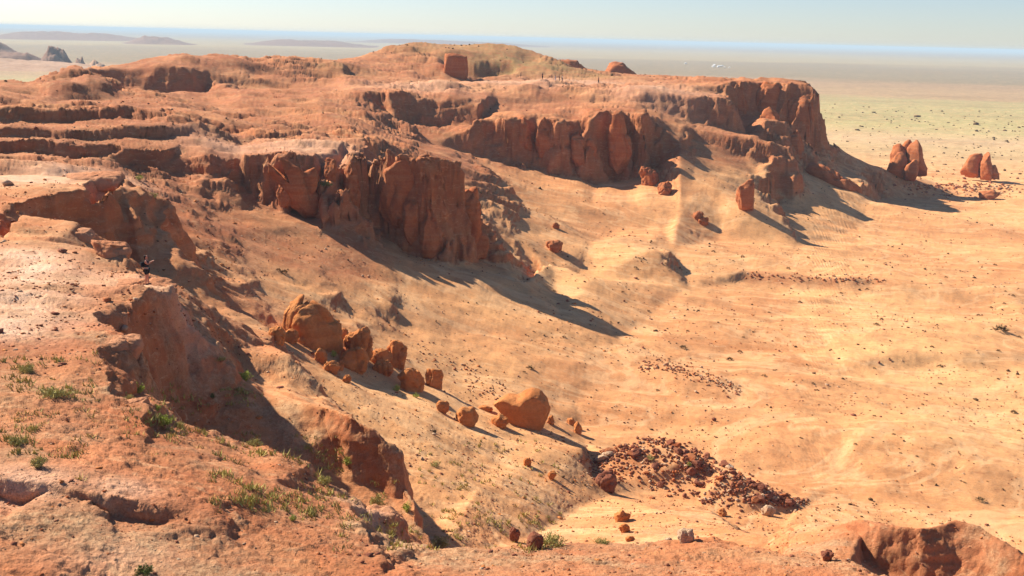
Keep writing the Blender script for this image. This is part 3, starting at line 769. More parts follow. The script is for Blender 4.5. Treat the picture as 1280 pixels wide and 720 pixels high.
rock('rock_outcrop', 'dark red outcrop with a knobbed top farther right on the skyline', 'rock formation',
     C3((430, 215), (475, 182), (488, 152), (520, 150), (552, 156), (605, 196), (660, 215)), r=520, depth=14, box=.4, mat=M_rock, sink=.3, n=4)
C6 = lambda *p: crop(320, 200, 4, *p)
GT = 'rock slabs leaning on the cliffs'
BUT = [
 (C6((730, 345), (735, 230), (742, 160), (800, 142), (812, 200), (818, 395), (770, 375)), 167, 3.2, 'sunlit upright slab against the flat topped tower, left one of the pair'),
 (C6((815, 430), (822, 330), (848, 172), (866, 162), (884, 240), (952, 410), (930, 435), (865, 440)), 166, 3.6, 'triangular orange slab against the flat topped tower, right one of the pair'),
 (C6((972, 180), (1015, 152), (1100, 128), (1116, 180), (1124, 345), (1080, 380), (1000, 330), (985, 240)), 172.5, 3.6, 'square rock block at the right end of the flat topped tower'),
 (C6((890, 170), (940, 160), (980, 190), (1060, 290), (1160, 400), (1170, 480), (1060, 470), (950, 420), (900, 290)), 172.5, 5, 'long dark ridge sloping down from the tower to the sand'),
 (C6((650, 0), (680, -15), (790, -20), (800, 20), (815, 150), (800, 240), (730, 260), (700, 300), (640, 200), (640, 60)), 168.6, 3.5, 'broad upright face in the middle of the flat topped tower'),
 (C6((815, -15), (870, -20), (895, 10), (890, 120), (920, 260), (870, 330), (820, 200)), 169, 3.6, 'narrow dark rib at the right side of the flat topped tower'),
 (C6((108, 160), (120, 100), (150, 85), (188, 120), (195, 200), (160, 225), (115, 210)), 164.5, 2.6, 'rounded knob low on the left mesa cliff'),
 (C6((50, 60), (55, -10), (90, -30), (130, -20), (190, 20), (280, 60), (350, 150), (365, 230), (330, 290), (270, 285), (230, 200), (180, 120), (100, 110)), 164.6, 3.2, 'long rounded rib curving down the left mesa cliff'),
 (C6((430, 160), (440, 60), (470, 0), (500, 60), (520, 160), (515, 240), (470, 250)), 168.3, 2.8, 'rounded rib at the middle of the mesa cliff'),
 (C6((608, 240), (615, 160), (650, 100), (680, 150), (695, 280), (660, 290)), 169.8, 2.6, 'tapering rib just left of the flat topped tower'),
 (C6((340, 70), (350, -20), (395, -30), (402, 40), (398, 110), (365, 105)), 168, 2.6, 'narrow shaded column of the left mesa cliff'),
 (C3((468, 560), (485, 450), (498, 400), (552, 400), (568, 480), (602, 600), (598, 665), (530, 645), (490, 600)), 284, 4.5, 'sunlit pale fin standing out of the far cliff band'),
 (C3((15, 530), (30, 440), (60, 425), (80, 450), (105, 560), (70, 600)), 286, 5, 'small sharp fin at the left of the far cliff band'),
 (C3((115, 560), (135, 440), (165, 425), (215, 500), (235, 620), (190, 650), (130, 600)), 284, 6, 'thick rounded fin left of the middle in the far cliff band'),
 (C3((215, 500), (235, 440), (255, 460), (280, 560), (290, 660), (240, 650)), 284.5, 5, 'slim fin between two thicker ones in the far cliff band'),
 (C3((290, 600), (300, 520), (330, 495), (362, 520), (370, 660), (350, 695), (310, 670)), 282.5, 5.5, 'rounded fin lowest in the middle of the far cliff band'),
 (C3((365, 600), (370, 520), (400, 505), (428, 540), (440, 620), (400, 650)), 284, 5, 'squat fin left of the sunlit pale fin'),
 (C3((355, 450), (380, 400), (440, 385), (468, 400), (470, 460), (420, 480)), 292, 6, 'dark block behind the top of the sunlit pale fin'),
 (C3((730, 780), (740, 760), (780, 748), (800, 770), (800, 820), (740, 810)), 268, 4, 'small square rock in the shadow below the far cliffs'),
 ([(797, 215), (802, 207), (810, 211), (822, 214), (824, 232), (806, 234)], 276, 5, 'rock knob with a bright left edge below the far cliffs'),
 ([(946, 215), (944, 170), (952, 140), (962, 134), (975, 145), (982, 200), (980, 222), (958, 225)], 352, 10, 'tall rounded pillar in front of the great headland, left one of two'),
 ([(976, 215), (976, 170), (985, 158), (998, 165), (1008, 195), (1010, 222), (990, 224)], 350, 9, 'tall rounded pillar in front of the great headland, right one of two'),
 ([(1006, 214), (1012, 204), (1030, 206), (1050, 218), (1074, 234), (1081, 250), (1060, 250), (1030, 236)], 340, 7, 'low jagged ridge of rock at the foot of the great headland'),
 ([(905, 150), (906, 120), (914, 104), (926, 103), (934, 120), (936, 150), (920, 158)], 369, 8, 'left corner buttress of the great headland'),
 ([(984, 160), (984, 115), (992, 101), (1008, 100), (1018, 112), (1022, 170), (1010, 190), (992, 185)], 369, 10, 'sheer right corner buttress of the great headland'),
 ([(944, 150), (946, 112), (956, 101), (972, 102), (978, 130), (974, 160), (956, 165)], 371, 8, 'flat topped middle buttress of the great headland'),
 ([(1036, 192), (1040, 176), (1044, 190), (1060, 198), (1076, 204), (1072, 214), (1046, 208)], 384, 7, 'little peaked ridge of rock right behind the great headland'),
]
for i, (o, r_, dp, lab) in enumerate(BUT):
    rock('rock_buttress' , lab, 'rock formation', o, r=r_, depth=dp*1.25, mat=M_rock, sink=.22, n=5, box=.5, seed=i*3+1, rough=1.6, group=GT, emb=.32, facets=9, vert=2.5)

for i, (o, r_, lab) in enumerate([
    ([(140, 353), (180, 351), (214, 351), (222, 357), (214, 370), (198, 386), (178, 380), (156, 366)], 66, 'jutting sunlit ledge that the person with the backpack stands on'),
    ([(112, 301), (158, 304), (164, 312), (158, 328), (140, 326), (120, 314)], 75, 'overhanging rock ledge up the shelf behind the person, second from the flat cap'),
    ([(70, 287), (112, 286), (119, 292), (118, 303), (80, 301)], 85, 'thin rock ledge just below the shaded alcove'),
    ([(80, 219), (120, 216), (152, 215), (157, 222), (150, 233), (116, 233)], 117, 'flat pale cap rock at the far corner of the near plateau'),
    ([(120, 424), (150, 419), (176, 422), (181, 430), (174, 446), (172, 472), (140, 468), (120, 446)], 51.5, 'overhanging ledge tip above the green shrub, with a shaded underside'),
    ([(128, 387), (158, 390), (165, 400), (156, 412), (136, 404)], 59, 'short rounded ledge between the standing place and the overhanging tip'),
    ([(150, 503), (186, 500), (192, 512), (192, 538), (160, 536)], 43, 'small red bluff end beside the broad bright green shrub'),
    ([(430, 642), (470, 638), (496, 640), (507, 655), (509, 682), (470, 676)], 37.6, 'red nose of rock with a flat pale top at the gully mouth')]):
    rock('rock_ledge', lab, 'rock ledge', o, r=r_, depth=(max(p[0] for p in o)-min(p[0] for p in o))*r_/F*1.1, mat=M_ledge, sink=.1, n=5, box=.34, seed=i*3+50, rough=1.3, group='rock ledges of the near plateau edge', emb=.38, facets=2)
# --- rubble: every stone of the two mounds is its own
rs = np.random.RandomState(7)
def stone_mesh(name, seed, mat, n=2):
    v, f = ico(n); v = v.copy(); r0 = np.random.RandomState(seed)
    for _ in range(9):
        d = r0.normal(size=3); d /= np.linalg.norm(d); k = r0.uniform(.45, .8)
        ex = np.maximum(0, v @ d - k); v -= ex[:, None]*d
    v *= 1 + .12*pn3(v[:, 0]*2+seed, v[:, 1]*2, v[:, 2]*2, seed)[:, None]
    v *= np.array([1, r0.uniform(.7, 1), r0.uniform(.5, .8)])
    me_ = bpy.data.meshes.new(name); me_.from_pydata([tuple(p) for p in v], [], [tuple(int(i) for i in q) for q in f]); me_.materials.append(mat); me_.update(); return me_
SM = {m.name: [stone_mesh('stone', 10*i+j, m) for i in range(6)] for j, m in enumerate((M_dark, M_rock, M_boulder, M_pale))}
def put_stone(u, v, size_px, mat, label, cat, group, name='stone', up=.1):
    p, r_ = hit(u, v); s_ = size_px*r_/F/2
    o = bpy.data.objects.new(name, SM[mat.name][rs.randint(6)]); col.objects.link(o)
    o.location = (p[0], p[1], p[2]+s_*up); o.rotation_euler = (rs.uniform(-.5, .5), rs.uniform(-.5, .5), rs.uniform(0, 6.28)); o.scale = (s_*rs.uniform(.8, 1.2), s_*rs.uniform(.8, 1.2), s_*rs.uniform(.7, 1.1))
    return tag(o, label, cat, group)
cr1 = np.array([(745, 575), (765, 562), (800, 550), (830, 548), (870, 562), (910, 584), (950, 605), (990, 627)])
ft1 = np.array([(745, 600), (765, 600), (800, 612), (830, 620), (870, 628), (910, 634), (950, 632), (990, 632)])
for i in range(205):
    u = rs.uniform(745, 990); a = rs.uniform()**1.5
    v = np.interp(u, cr1[:, 0], cr1[:, 1])*(1-a) + np.interp(u, ft1[:, 0], ft1[:, 1])*a
    if rs.uniform() < .35 and a > .4 and u < 870: continue
    put_stone(u, v, rs.uniform(5, 10) + (rs.uniform() < .22)*9, M_dark if rs.uniform() < .7 else (M_rock if rs.uniform() < .6 else M_pale),
              'angular dark red stone in the jumbled rubble mound', 'stone', 'stones of the dark rubble mound', up=.25)
for i in range(38):
    t_ = rs.uniform(); u = 797+128*t_; v = np.interp(u, [795, 830, 860, 900, 925], [460, 455, 465, 478, 490]) + rs.normal()*4
    put_stone(u, v, rs.uniform(2.5, 5.5), [M_dark, M_pale, M_rock][rs.randint(3)], 'small stone in the thin curved rubble line on the open sand', 'stone', 'stones of the curved rubble line', up=.2)
for i in range(28):
    u, v = 1205 + rs.normal()*32, 226 + rs.normal()*6 + abs(rs.normal())*3
    if v < 216 or u > 1295: continue
    put_stone(u, v, rs.uniform(2.5, 6), M_rock if rs.uniform() < .6 else M_dark, 'red stone in the debris around the right rock spires', 'stone', 'stones around the right rock spires', up=.2)
for i in range(20):
    t_ = rs.uniform(); u = 530+90*t_ + rs.normal()*8; v = 440+55*t_ + rs.normal()*7 - 4
    put_stone(u, v, rs.uniform(2, 5), M_dark if rs.uniform() < .6 else M_boulder, 'small dark stone in the litter right of the boulder pile', 'stone', 'stone litter beside the boulder pile', up=.2)
for i in range(44):
    u, v = rs.uniform(560, 760), rs.uniform(540, 660)
    if v < 520 + (u-560)*.1 or v < 680-(u-540)*1.3: continue
    put_stone(u, v, rs.uniform(2.5, 7), M_boulder if rs.uniform() < .5 else M_dark, 'loose brown stone on the stony slope left of the rubble mound', 'stone', 'loose stones on the stony slope', up=.15)

# --- countless small stones on the ground: one object
def scatter_mesh(name, X, Y, S, mats, seed, up=.2, n=1, flat=.65):
    v0, f0 = ico(n); r0 = np.random.RandomState(seed); N_ = len(X)
    Z = hz(X, Y); k = len(v0)
    base = np.stack([v0*(1+.25*r0.normal(size=(k, 1))) for _ in range(8)])
    ty = r0.randint(8, size=N_); ang = r0.uniform(0, 6.28, N_); sc = S[:, None]*r0.uniform(.6, 1.3, (N_, 3)); sc[:, 2] *= flat
    V = base[ty]*sc[:, None, :]; c_, s_ = np.cos(ang)[:, None], np.sin(ang)[:, None]
    x = V[..., 0]*c_-V[..., 1]*s_; y = V[..., 0]*s_+V[..., 1]*c_
    V = np.stack([x+X[:, None], y+Y[:, None], V[..., 2]+(Z+S*up)[:, None]], -1).reshape(-1, 3)
    Fc = (f0[None] + (np.arange(N_)*k)[:, None, None]).reshape(-1, 3)
    me_ = bpy.data.meshes.new(name); me_.vertices.add(len(V)); me_.vertices.foreach_set('co', V.reshape(-1).astype(np.float32))
    me_.loops.add(len(Fc)*3); me_.polygons.add(len(Fc)); me_.loops.foreach_set('vertex_index', Fc.reshape(-1).astype(np.int32))
    me_.polygons.foreach_set('loop_start', np.arange(len(Fc), dtype=np.int32)*3)
    mi = np.repeat(r0.choice(len(mats), N_, p=[m[1] for m in mats]), len(f0)); 
    for m in mats: me_.materials.append(m[0])
    me_.polygons.foreach_set('material_index', mi.astype(np.int32)); me_.update(calc_edges=True)
    o = bpy.data.objects.new(name, me_); col.objects.link(o); o['kind'] = 'stuff'; return o
def spread(N_, r0, r1, seed, clump=.5, zmax=None, half=28, p=2.0):
    r_ = np.random.RandomState(seed); U = r_.uniform(size=N_); rr_ = (r0**(-p+2.001) + U*(r1**(-p+2.001)-r0**(-p+2.001)))**(1/(-p+2.001))
    th = r_.uniform(-R(half), R(half), N_); x = rr_*np.sin(th); y = rr_*np.cos(th)
    m = pn2(x/14, y/14, 300+seed) + .6*pn2(x/4, y/4, 310+seed) > (r_.uniform(-.6, .6, N_))*(1-clump) + clump*.15
    return x[m], y[m], rr_[m], r_
M_scrub = flatmat('dry_scrub', (.13, .075, .035), 1, .3, 2)
x, y, r_, q_ = spread(60000, 24, 420, 1, .4)
S = .03*np.exp(q_.normal(size=len(x))*.5)*np.clip(r_/60, .5, 2.4)
o = scatter_mesh('gravel', x, y, S, [(M_dark, .45), (M_boulder, .35), (M_pale, .2)], 2); o['label'] = 'countless small stones strewn over the ground'
x, y, r_, q_ = spread(52000, 24, 110, 11, .35)
S = .02*np.exp(q_.normal(size=len(x))*.65)*np.clip(r_/40, .7, 1.6)
o = scatter_mesh('grit', x, y, S, [(M_dark, .4), (M_rock, .25), (M_boulder, .15), (M_pale, .2)], 13); o['label'] = 'fine grit and chips lying on the near shelf'
x, y, r_, q_ = spread(9000, 90, 420, 3, .6)
keep = (hz(x, y) < -36) | (q_.uniform(size=len(x)) < .25); x, y, r_ = x[keep], y[keep], r_[keep]
S = .072*np.exp(q_.normal(size=len(x))*.5)*np.clip(r_/150, .8, 1.7)
o = scatter_mesh('low_scrub', x, y, S, [(M_scrub, 1.0)], 4, up=.3, n=1, flat=.8); o['label'] = 'tiny dark dry scrub dotted over the sandy basin'
x, y, r_, q_ = spread(5000, 430, 1150, 5, .4)
S = .32*np.exp(q_.normal(size=len(x))*.4)*np.clip(r_/500, .8, 2)
o = scatter_mesh('steppe_scrub', x, y, S, [(M_scrub, 1.0)], 6, up=.2, n=1, flat=.7); o['label'] = 'dark scrub dotted over the distant plain'

pxs = []
for i in range(2100):
    k_ = rs.uniform()
    if k_ < .62:
        u = rs.uniform(735, 1005) + rs.normal()*6; a = rs.uniform()**1.1; v = np.interp(u, cr1[:, 0], cr1[:, 1])*(1-a) + np.interp(u, ft1[:, 0], ft1[:, 1])*a + rs.normal()*3
        if rs.uniform() < .45 and a > .35: continue
    elif k_ < .72:
        t_ = rs.uniform(); u = 797+128*t_; v = np.interp(u, [795, 830, 860, 900, 925], [460, 455, 465, 478, 490]) + rs.normal()*5
    elif k_ < .84: u, v = 1205 + rs.normal()*45, 230 + abs(rs.normal())*8
    elif k_ < .89: u = rs.uniform(932, 1110); v = 345 + (u-932)*.03 + rs.normal()*2.6
    elif k_ < .94: t_ = rs.uniform(); u = 520+110*t_ + rs.normal()*12; v = 432+70*t_ + rs.normal()*9
    else:
        u, v = rs.uniform(560, 760), rs.uniform(520, 660)
    p, r_ = hit(u, v); pxs.append((p[0], p[1], rs.uniform(1.2, 2.6)*r_/F*(1.1 if k_ < .62 else .8)))
pxs = np.array(pxs)
o = scatter_mesh('rubble', pxs[:, 0], pxs[:, 1], pxs[:, 2], [(M_dark, .5), (M_rock, .32), (M_pale, .18)], 12, up=.3); o['label'] = 'small broken rubble between the larger stones'
# --- shrubs
M_leaf = [flatmat('bright_leaf', (.36, .40, .07), .8, .4, 9), flatmat('dusty_leaf', (.42, .37, .13), .9, .35, 9), flatmat('dark_leaf', (.12, .15, .04), .9, .35, 9)]
M_twig = flatmat('twig', (.12, .07, .04))
def shrub(u, v, wpx, hpx, kind, label, seed, name='shrub', cat='shrub', group=None, leaves=420):
    p, r_ = hit(u, v); w_ = .8*wpx*r_/F/2; h_ = .8*hpx*r_/F; q_ = np.random.RandomState(seed)
    root = bpy.data.objects.new(name, None); root.empty_display_size = .1; col.objects.link(root); root.location = tuple(p); tag(root, label, cat, group)
    V = []; Fc = []; nst = 26; tips = []
    TV = []; TF = []
    for k in range(nst):
        a = q_.uniform(0, 6.28); rad = math.sqrt(q_.uniform(0, 1)); bx = .25*w_*rad*math.cos(a); by = .25*w_*rad*math.sin(a)
        tx = w_*rad*math.cos(a); ty = w_*rad*math.sin(a); tz = h_*(1.05-.6*rad*rad)*q_.uniform(.7, 1.1)
        tips.append((bx, by, tx, ty, tz)); th_ = max(.006, .012*w_)
        b0 = len(TV)
        for z_, x_, y_, t_ in ((-.05, bx, by, th_), (tz*.95, tx*.95, ty*.95, th_*.35)):
            for j in range(3): TV.append((x_+t_*math.cos(j*2.1), y_+t_*math.sin(j*2.1), z_))
        for j in range(3): TF.append((b0+j, b0+(j+1) % 3, b0+3+(j+1) % 3, b0+3+j))
    for k in range(leaves):
        bx, by, tx, ty, tz = tips[q_.randint(nst)]; f_ = q_.uniform(.25, 1.05)
        c_ = np.array([bx+(tx-bx)*f_, by+(ty-by)*f_, tz*f_]) + q_.normal(size=3)*np.array([.10*w_, .10*w_, .07*h_])
        c_[2] = max(c_[2], .01); L_ = q_.uniform(.05, .13)*(w_+h_)*1.0; d1 = q_.normal(size=3); d1[2] = abs(d1[2])+.3; d1 /= np.linalg.norm(d1); d2 = np.cross(d1, q_.normal(size=3)); d2 /= np.linalg.norm(d2)+1e-6
        b0 = len(V); V += [tuple(c_-d2*L_*.22), tuple(c_+d2*L_*.22), tuple(c_+d1*L_)]; Fc.append((b0, b0+1, b0+2))
    mk('foliage', V, Fc, M_leaf[kind], (0, 0, 0), False, root); mk('stems', TV, TF, M_twig, (0, 0, 0), False, root)
GS = 'green shrubs on the near slopes'
for i, (u, v, w_, h_, kd, lab) in enumerate([
    (306, 476, 26, 15, 0, 'bright green shrub on the sunlit shelf beside the near cliff mound'),
    (276, 452, 18, 9, 1, 'dusty green tuft on the slope left of the bright green shrub shelf'),
    (34, 466, 30, 14, 1, 'yellow green tuft on the bank near the left edge, below the pale path'),
    (68, 496, 56, 12, 1, 'wide straggling patch of dry grass on the left bank'),
    (171, 491, 26, 15, 0, 'green shrub under the overhanging ledge tip'),
    (160, 500, 20, 8, 1, 'low dusty tuft touching the green shrub under the ledge tip'),
    (196, 514, 16, 12, 0, 'small deep green shrub, upper one of two on the near slope'),
    (206, 530, 30, 16, 0, 'broad bright green shrub at the foot of the small red bluff'),
    (224, 534, 22, 9, 1, 'yellowish tuft right of the broad bright green shrub'),
    (266, 498, 10, 9, 2, 'dark green shrub inside the big shaded slope'),
    (48, 584, 32, 15, 1, 'grey green tuft above the pale scarp at lower left'),
    (20, 556, 34, 14, 1, 'yellow green grass patch at the left edge above the pale scarp'),
    (434, 581, 17, 14, 0, 'small green shrub in the shade of the rounded bluff'),
    (473, 635, 30, 22, 1, 'upright yellow green shrub in the gully under the rounded bluff'),
    (509, 640, 18, 17, 0, 'bright green shrub at the foot of the rounded bluff'),
    (366, 651, 15, 10, 0, 'small lone green tuft on the near red ground'),
    (405, 606, 26, 16, 1, 'pale green bush among grass in the gully'),
    (318, 558, 26, 12, 1, 'yellow green tuft in the upper gully'),
    (550, 683, 34, 14, 1, 'straggling green shrub on the near ridge edge'),
    (690, 684, 46, 22, 1, 'wide feathery yellow green bush just beyond the near ridge'),
    (417, 446, 12, 11, 0, 'bright green shrub below the huge split boulder'),
    (496, 489, 15, 10, 0, 'green shrub in the shadow of the boulder pile'),
    (520, 497, 12, 8, 0, 'small green shrub right of the shrub in the boulder shadow'),
    (175, 225, 12, 8, 0, 'small green shrub on the slope behind the flat cliff cap'),
    (190, 248, 18, 10, 1, 'dusty green shrub on the far slope above the cliff shoulder'),
    (405, 234, 24, 10, 2, 'dark green bush in the shade between two mesa ribs'),
    (813, 575, 16, 8, 1, 'dusty green shrub on top of the rubble mound'),
    (861, 583, 10, 7, 0, 'small bright green shrub on the rubble mound'),
    (180, 719, 34, 16, 2, 'dark twiggy bush cut by the bottom edge of the photo'),
    (545, 583, 22, 9, 1, 'faint green tuft on the stony slope right of the rounded bluff'),
    (752, 680, 30, 9, 1, 'low dry grass tuft on the near ridge')]):
    shrub(u, v, w_, h_, kd, lab, 400+i, group=GS, leaves=900 if w_ > 24 else 500)
V = []; Fc = []; qg = np.random.RandomState(77)
for (u0, u1, v0, v1, n_) in ((265, 430, 545, 650, 420), (0, 120, 440, 600, 260), (480, 700, 640, 690, 200), (520, 700, 545, 660, 260), (150, 330, 480, 570, 260), (420, 520, 600, 690, 160)):
    for i in range(n_):
        u = qg.uniform(u0, u1); v = qg.uniform(v0, v1); p, r_ = hit(u, v)
        if pn2(np.array([p[0]/2.5]), np.array([p[1]/2.5]), 78)[0] < -.02: continue
        hgt = qg.uniform(.08, .24)*(1+r_/140)
        for j in range(9):
            a = qg.uniform(0, 6.28); b0 = len(V); o_ = np.array([p[0]+qg.normal()*.09, p[1]+qg.normal()*.09, p[2]-.02]); w_ = .018*(1+r_/60)
            V += [tuple(o_+np.array([w_*math.cos(a), w_*math.sin(a), 0])), tuple(o_-np.array([w_*math.cos(a), w_*math.sin(a), 0])), tuple(o_+np.array([qg.normal()*.35*hgt, qg.normal()*.35*hgt, hgt*qg.uniform(.6, 1.1)]))]; Fc.append((b0, b0+1, b0+2))
o = mk('dry_grass', V, Fc, flatmat('grass_blade', (.42, .36, .11), .9, .35, 3), (0, 0, 0), False); o['kind'] = 'stuff'; o['label'] = 'thin yellow green grass on the near slopes'
# dry desert bushes, countable
GD = 'dark dry bushes on the basin floor'
M_dry = flatmat('dry_leaf', (.16, .10, .04), .9, .4, 9)
def bush_mesh(seed):
    q_ = np.random.RandomState(seed); V = []; Fc = []
    for k in range(90):
        a = q_.uniform(0, 6.28); e_ = q_.uniform(.15, 1.4); L_ = q_.uniform(.6, 1.05); d = np.array([math.cos(a)*math.cos(e_), math.sin(a)*math.cos(e_), math.sin(e_)*.75])
        c_ = d*L_*q_.uniform(.5, .9); d2 = np.cross(d, q_.normal(size=3)); d2 /= np.linalg.norm(d2)
        b0 = len(V); V += [tuple(c_-d2*.09), tuple(c_+d2*.09), tuple(c_+d*.35)]; Fc.append((b0, b0+1, b0+2))
    me_ = bpy.data.meshes.new('dry_bush'); me_.from_pydata(V, [], Fc); me_.materials.append(M_dry); me_.update(); return me_
BM_ = [bush_mesh(i) for i in range(5)]
for i in range(150):
    if i < 14: u, v, sp_ = [(854, 435, 12), (925, 440, 8), (912, 450, 12), (662, 461, 14), (955, 470, 8), (1165, 434, 7), (1175, 458, 8), (1267, 516, 11), (1250, 414, 22), (1095, 406, 9), (1000, 378, 7), (355, 341, 14), (348, 338, 9), (1225, 626, 14)][i]
    else: u, v, sp_ = rs.uniform(620, 1290), rs.uniform(285, 640), rs.uniform(3, 7)
    if i >= 14 and (735 < u < 1000 and 540 < v < 650 or u < 760 and v > 480): continue
    p, r_ = hit(u, v); s_ = sp_*r_/F/2
    o = bpy.data.objects.new('dry_bush', BM_[i % 5]); col.objects.link(o); o.location = (p[0], p[1], p[2]-.02); o.scale = (s_, s_, s_*.9); o.rotation_euler = (0, 0, rs.uniform(0, 6))
    tag(o, 'small dark dry bush dotting the sunlit sandy basin floor', 'bush', GD)

# --- people
M_skin = flatmat('skin', (.50, .24, .16), .6, .05); M_hair = flatmat('hair', (.015, .01, .008), .6, .2); M_teal = flatmat('teal_cloth', (.12, .45, .38), .9, .1)
M_black = flatmat('black_cloth', (.02, .02, .025), .9, .2); M_shoe = flatmat('shoe', (.05, .04, .04)); M_white = flatmat('white_cloth', (.7, .68, .64), .9, .1)
def skinned(name, verts, edges_, mat, parent, sub=2, root=0):
    me_ = bpy.data.meshes.new(name); me_.from_pydata([v[:3] for v in verts], edges_, []); o = bpy.data.objects.new(name, me_); col.objects.link(o)
    sk = o.modifiers.new('skin', 'SKIN'); sk.use_smooth_shade = True
    for i, v in enumerate(verts):
        d = me_.skin_vertices[0].data[i]; rr_ = v[3]; d.radius = (rr_, rr_) if not isinstance(rr_, tuple) else rr_; d.use_root = (i == root)
    ss_ = o.modifiers.new('sub', 'SUBSURF'); ss_.levels = sub; ss_.render_levels = sub
    dg = bpy.context.evaluated_depsgraph_get(); me2 = bpy.data.meshes.new_from_object(o.evaluated_get(dg)); o.modifiers.clear(); o.data = me2
    me2.materials.clear(); me2.materials.append(mat); o.parent = parent; return o
def person(u, v, yaw, label, legs, top, shorts, pack=None, raised=False, sash=None, long_legs=False, group=None, scale=1.0, rmin=20, at=None):
    p, r_ = hit(u, v, rmin)
    if at is not None: r_ = at; th_, t_ = thslope(u, v); p = (r_*math.sin(th_), r_*math.cos(th_), r_*t_)
    root = bpy.data.objects.new('person', None); col.objects.link(root); root.location = (p[0], p[1], p[2]-.02); root.rotation_euler = (0, 0, yaw); root.scale = (scale,)*3
    tag(root, label, 'person', group)
    # faces +X; y is its left
    V = [(0, 0, .93, .145), (0, 0, 1.08, .125), (0, 0, 1.25, .15), (.0, 0, 1.40, .13), (.01, 0, 1.50, .058), (.02, 0, 1.57, .075), (.03, 0, 1.66, .095), (.02, 0, 1.74, .07)]
    E = [(0, 1), (1, 2), (2, 3), (3, 4), (4, 5), (5, 6), (6, 7)]
    for sgn in (1, -1):
        b0 = len(V); ft_ = .07 if sgn > 0 else -.05
        V += [(0, .10*sgn, .86, .098), (.01+ft_*.5, .105*sgn, .50, .062), (.0+ft_*.6, .105*sgn, .34, .058), (-.01+ft_, .105*sgn, .10, .038), (.05+ft_, .11*sgn, .045, .036), (.14+ft_, .115*sgn, .03, .03)]
        E += [(0, b0), (b0, b0+1), (b0+1, b0+2), (b0+2, b0+3), (b0+3, b0+4), (b0+4, b0+5)]
        b1 = len(V)
        if raised: arm = [(.0, .17*sgn, 1.41, .058), (.12, .20*sgn, 1.25, .042), (.30, .12*sgn, 1.37, .034), (.40, .06*sgn, 1.42, .024)]
        else: arm = [(.0, .18*sgn, 1.40, .058), (-.02, .22*sgn, 1.14, .042), (.05, .23*sgn, .92, .033), (.07, .22*sgn, .84, .03)]
        V += arm; E += [(3, b1), (b1, b1+1), (b1+1, b1+2), (b1+2, b1+3)]
        hnd = b1+3; hx, hy, hz_, _ = V[hnd]
        for f_ in range(5):      # fingers and thumb
            dd = (.06, (f_-2)*.012, .01) if raised else (.01+(f_-2)*.013, 0, -.075)
            if f_ == 0: dd = (dd[0]*.6, dd[1]-.02*sgn, dd[2]*.6)
            V.append((hx+dd[0], hy+dd[1], hz_+dd[2], .009)); E.append((hnd, len(V)-1))
    body = skinned('body', V, E, M_skin, root)
    # nose, on the face
    skinned('hair', [(.0, 0, 1.74, .09), (-.03, 0, 1.68, .10), (-.06, 0, 1.58, .06), (-.07, 0, 1.49, .03)], [(0, 1), (1, 2), (2, 3)], M_hair, root)
    skinned('shirt', [(0, 0, 1.0, .155), (0, 0, 1.12, .142), (0, 0, 1.26, .165), (0, 0, 1.40, .142), (0, .14, 1.42, .075), (0, -.14, 1.42, .075)], [(0, 1), (1, 2), (2, 3), (3, 4), (3, 5)], top, root)
    k = .60 if not long_legs else .14
    ft2 = ((.07, 1), (-.05, -1)); SV = [(0, 0, .96, .165)]; SE = []
    for ft_, sgn in ft2:
        b0 = len(SV); SV += [(0, .10*sgn, .86, .115), (ft_*.5 if not long_legs else ft_, .105*sgn, k, .10 if not long_legs else .055)]; SE += [(0, b0), (b0, b0+1)]
    skinned('trousers' if long_legs else 'shorts', SV, SE, shorts, root)
    for ft_, sgn in ft2: skinned('shoe', [(-.04+ft_, .105*sgn, .05, .045), (.06+ft_, .11*sgn, .04, .045), (.16+ft_, .115*sgn, .03, .036)], [(0, 1), (1, 2)], M_shoe, root)
    if pack: skinned('backpack', [(-.20, 0, 1.02, .13), (-.21, 0, 1.2, .15), (-.19, 0, 1.38, .11)], [(0, 1), (1, 2)], pack, root)
    if sash: skinned('waist_wrap', [(.0, 0, .98, .178), (.0, 0, 1.03, .172)], [(0, 1)], sash, root)
    return root
person(184, 355.5, R(8), 'person in dark top and shorts with a backpack photographing from the near ledge', M_skin, M_black, M_black, M_black, True, M_teal, at=65.6)
GP = 'distant walkers on the upper plateau'
person(651, 97, R(200), 'distant walker in dark clothes at the foot of the hill, farthest left of the walkers', M_skin, M_black, M_black, None, long_legs=True, group=GP, rmin=330, scale=1.15)
person(678, 99, R(60), 'distant dark clothed walker standing alone on the pale plateau', M_skin, M_black, M_black, None, long_legs=True, group=GP, rmin=330, scale=1.2)
person(699, 101, R(0), 'distant walker in dark clothes, left one of a close pair', M_skin, M_black, M_black, None, long_legs=True, group=GP, rmin=330, scale=1.15)
person(703, 101.5, R(180), 'distant walker in a white top, right one of a close pair', M_skin, M_white, M_black, None, long_legs=True, group=GP, rmin=330, scale=1.1)
person(694, 101.5, R(90), 'distant walker in pale clothes a few steps left of a close pair', M_skin, M_white, M_white, None, long_legs=True, group=GP, rmin=330, scale=1.1)
person(748, 104, R(150), 'distant dark walker near the plateau edge, farthest right of the walkers', M_skin, M_black, M_black, None, long_legs=True, group=GP, rmin=330, scale=1.15)

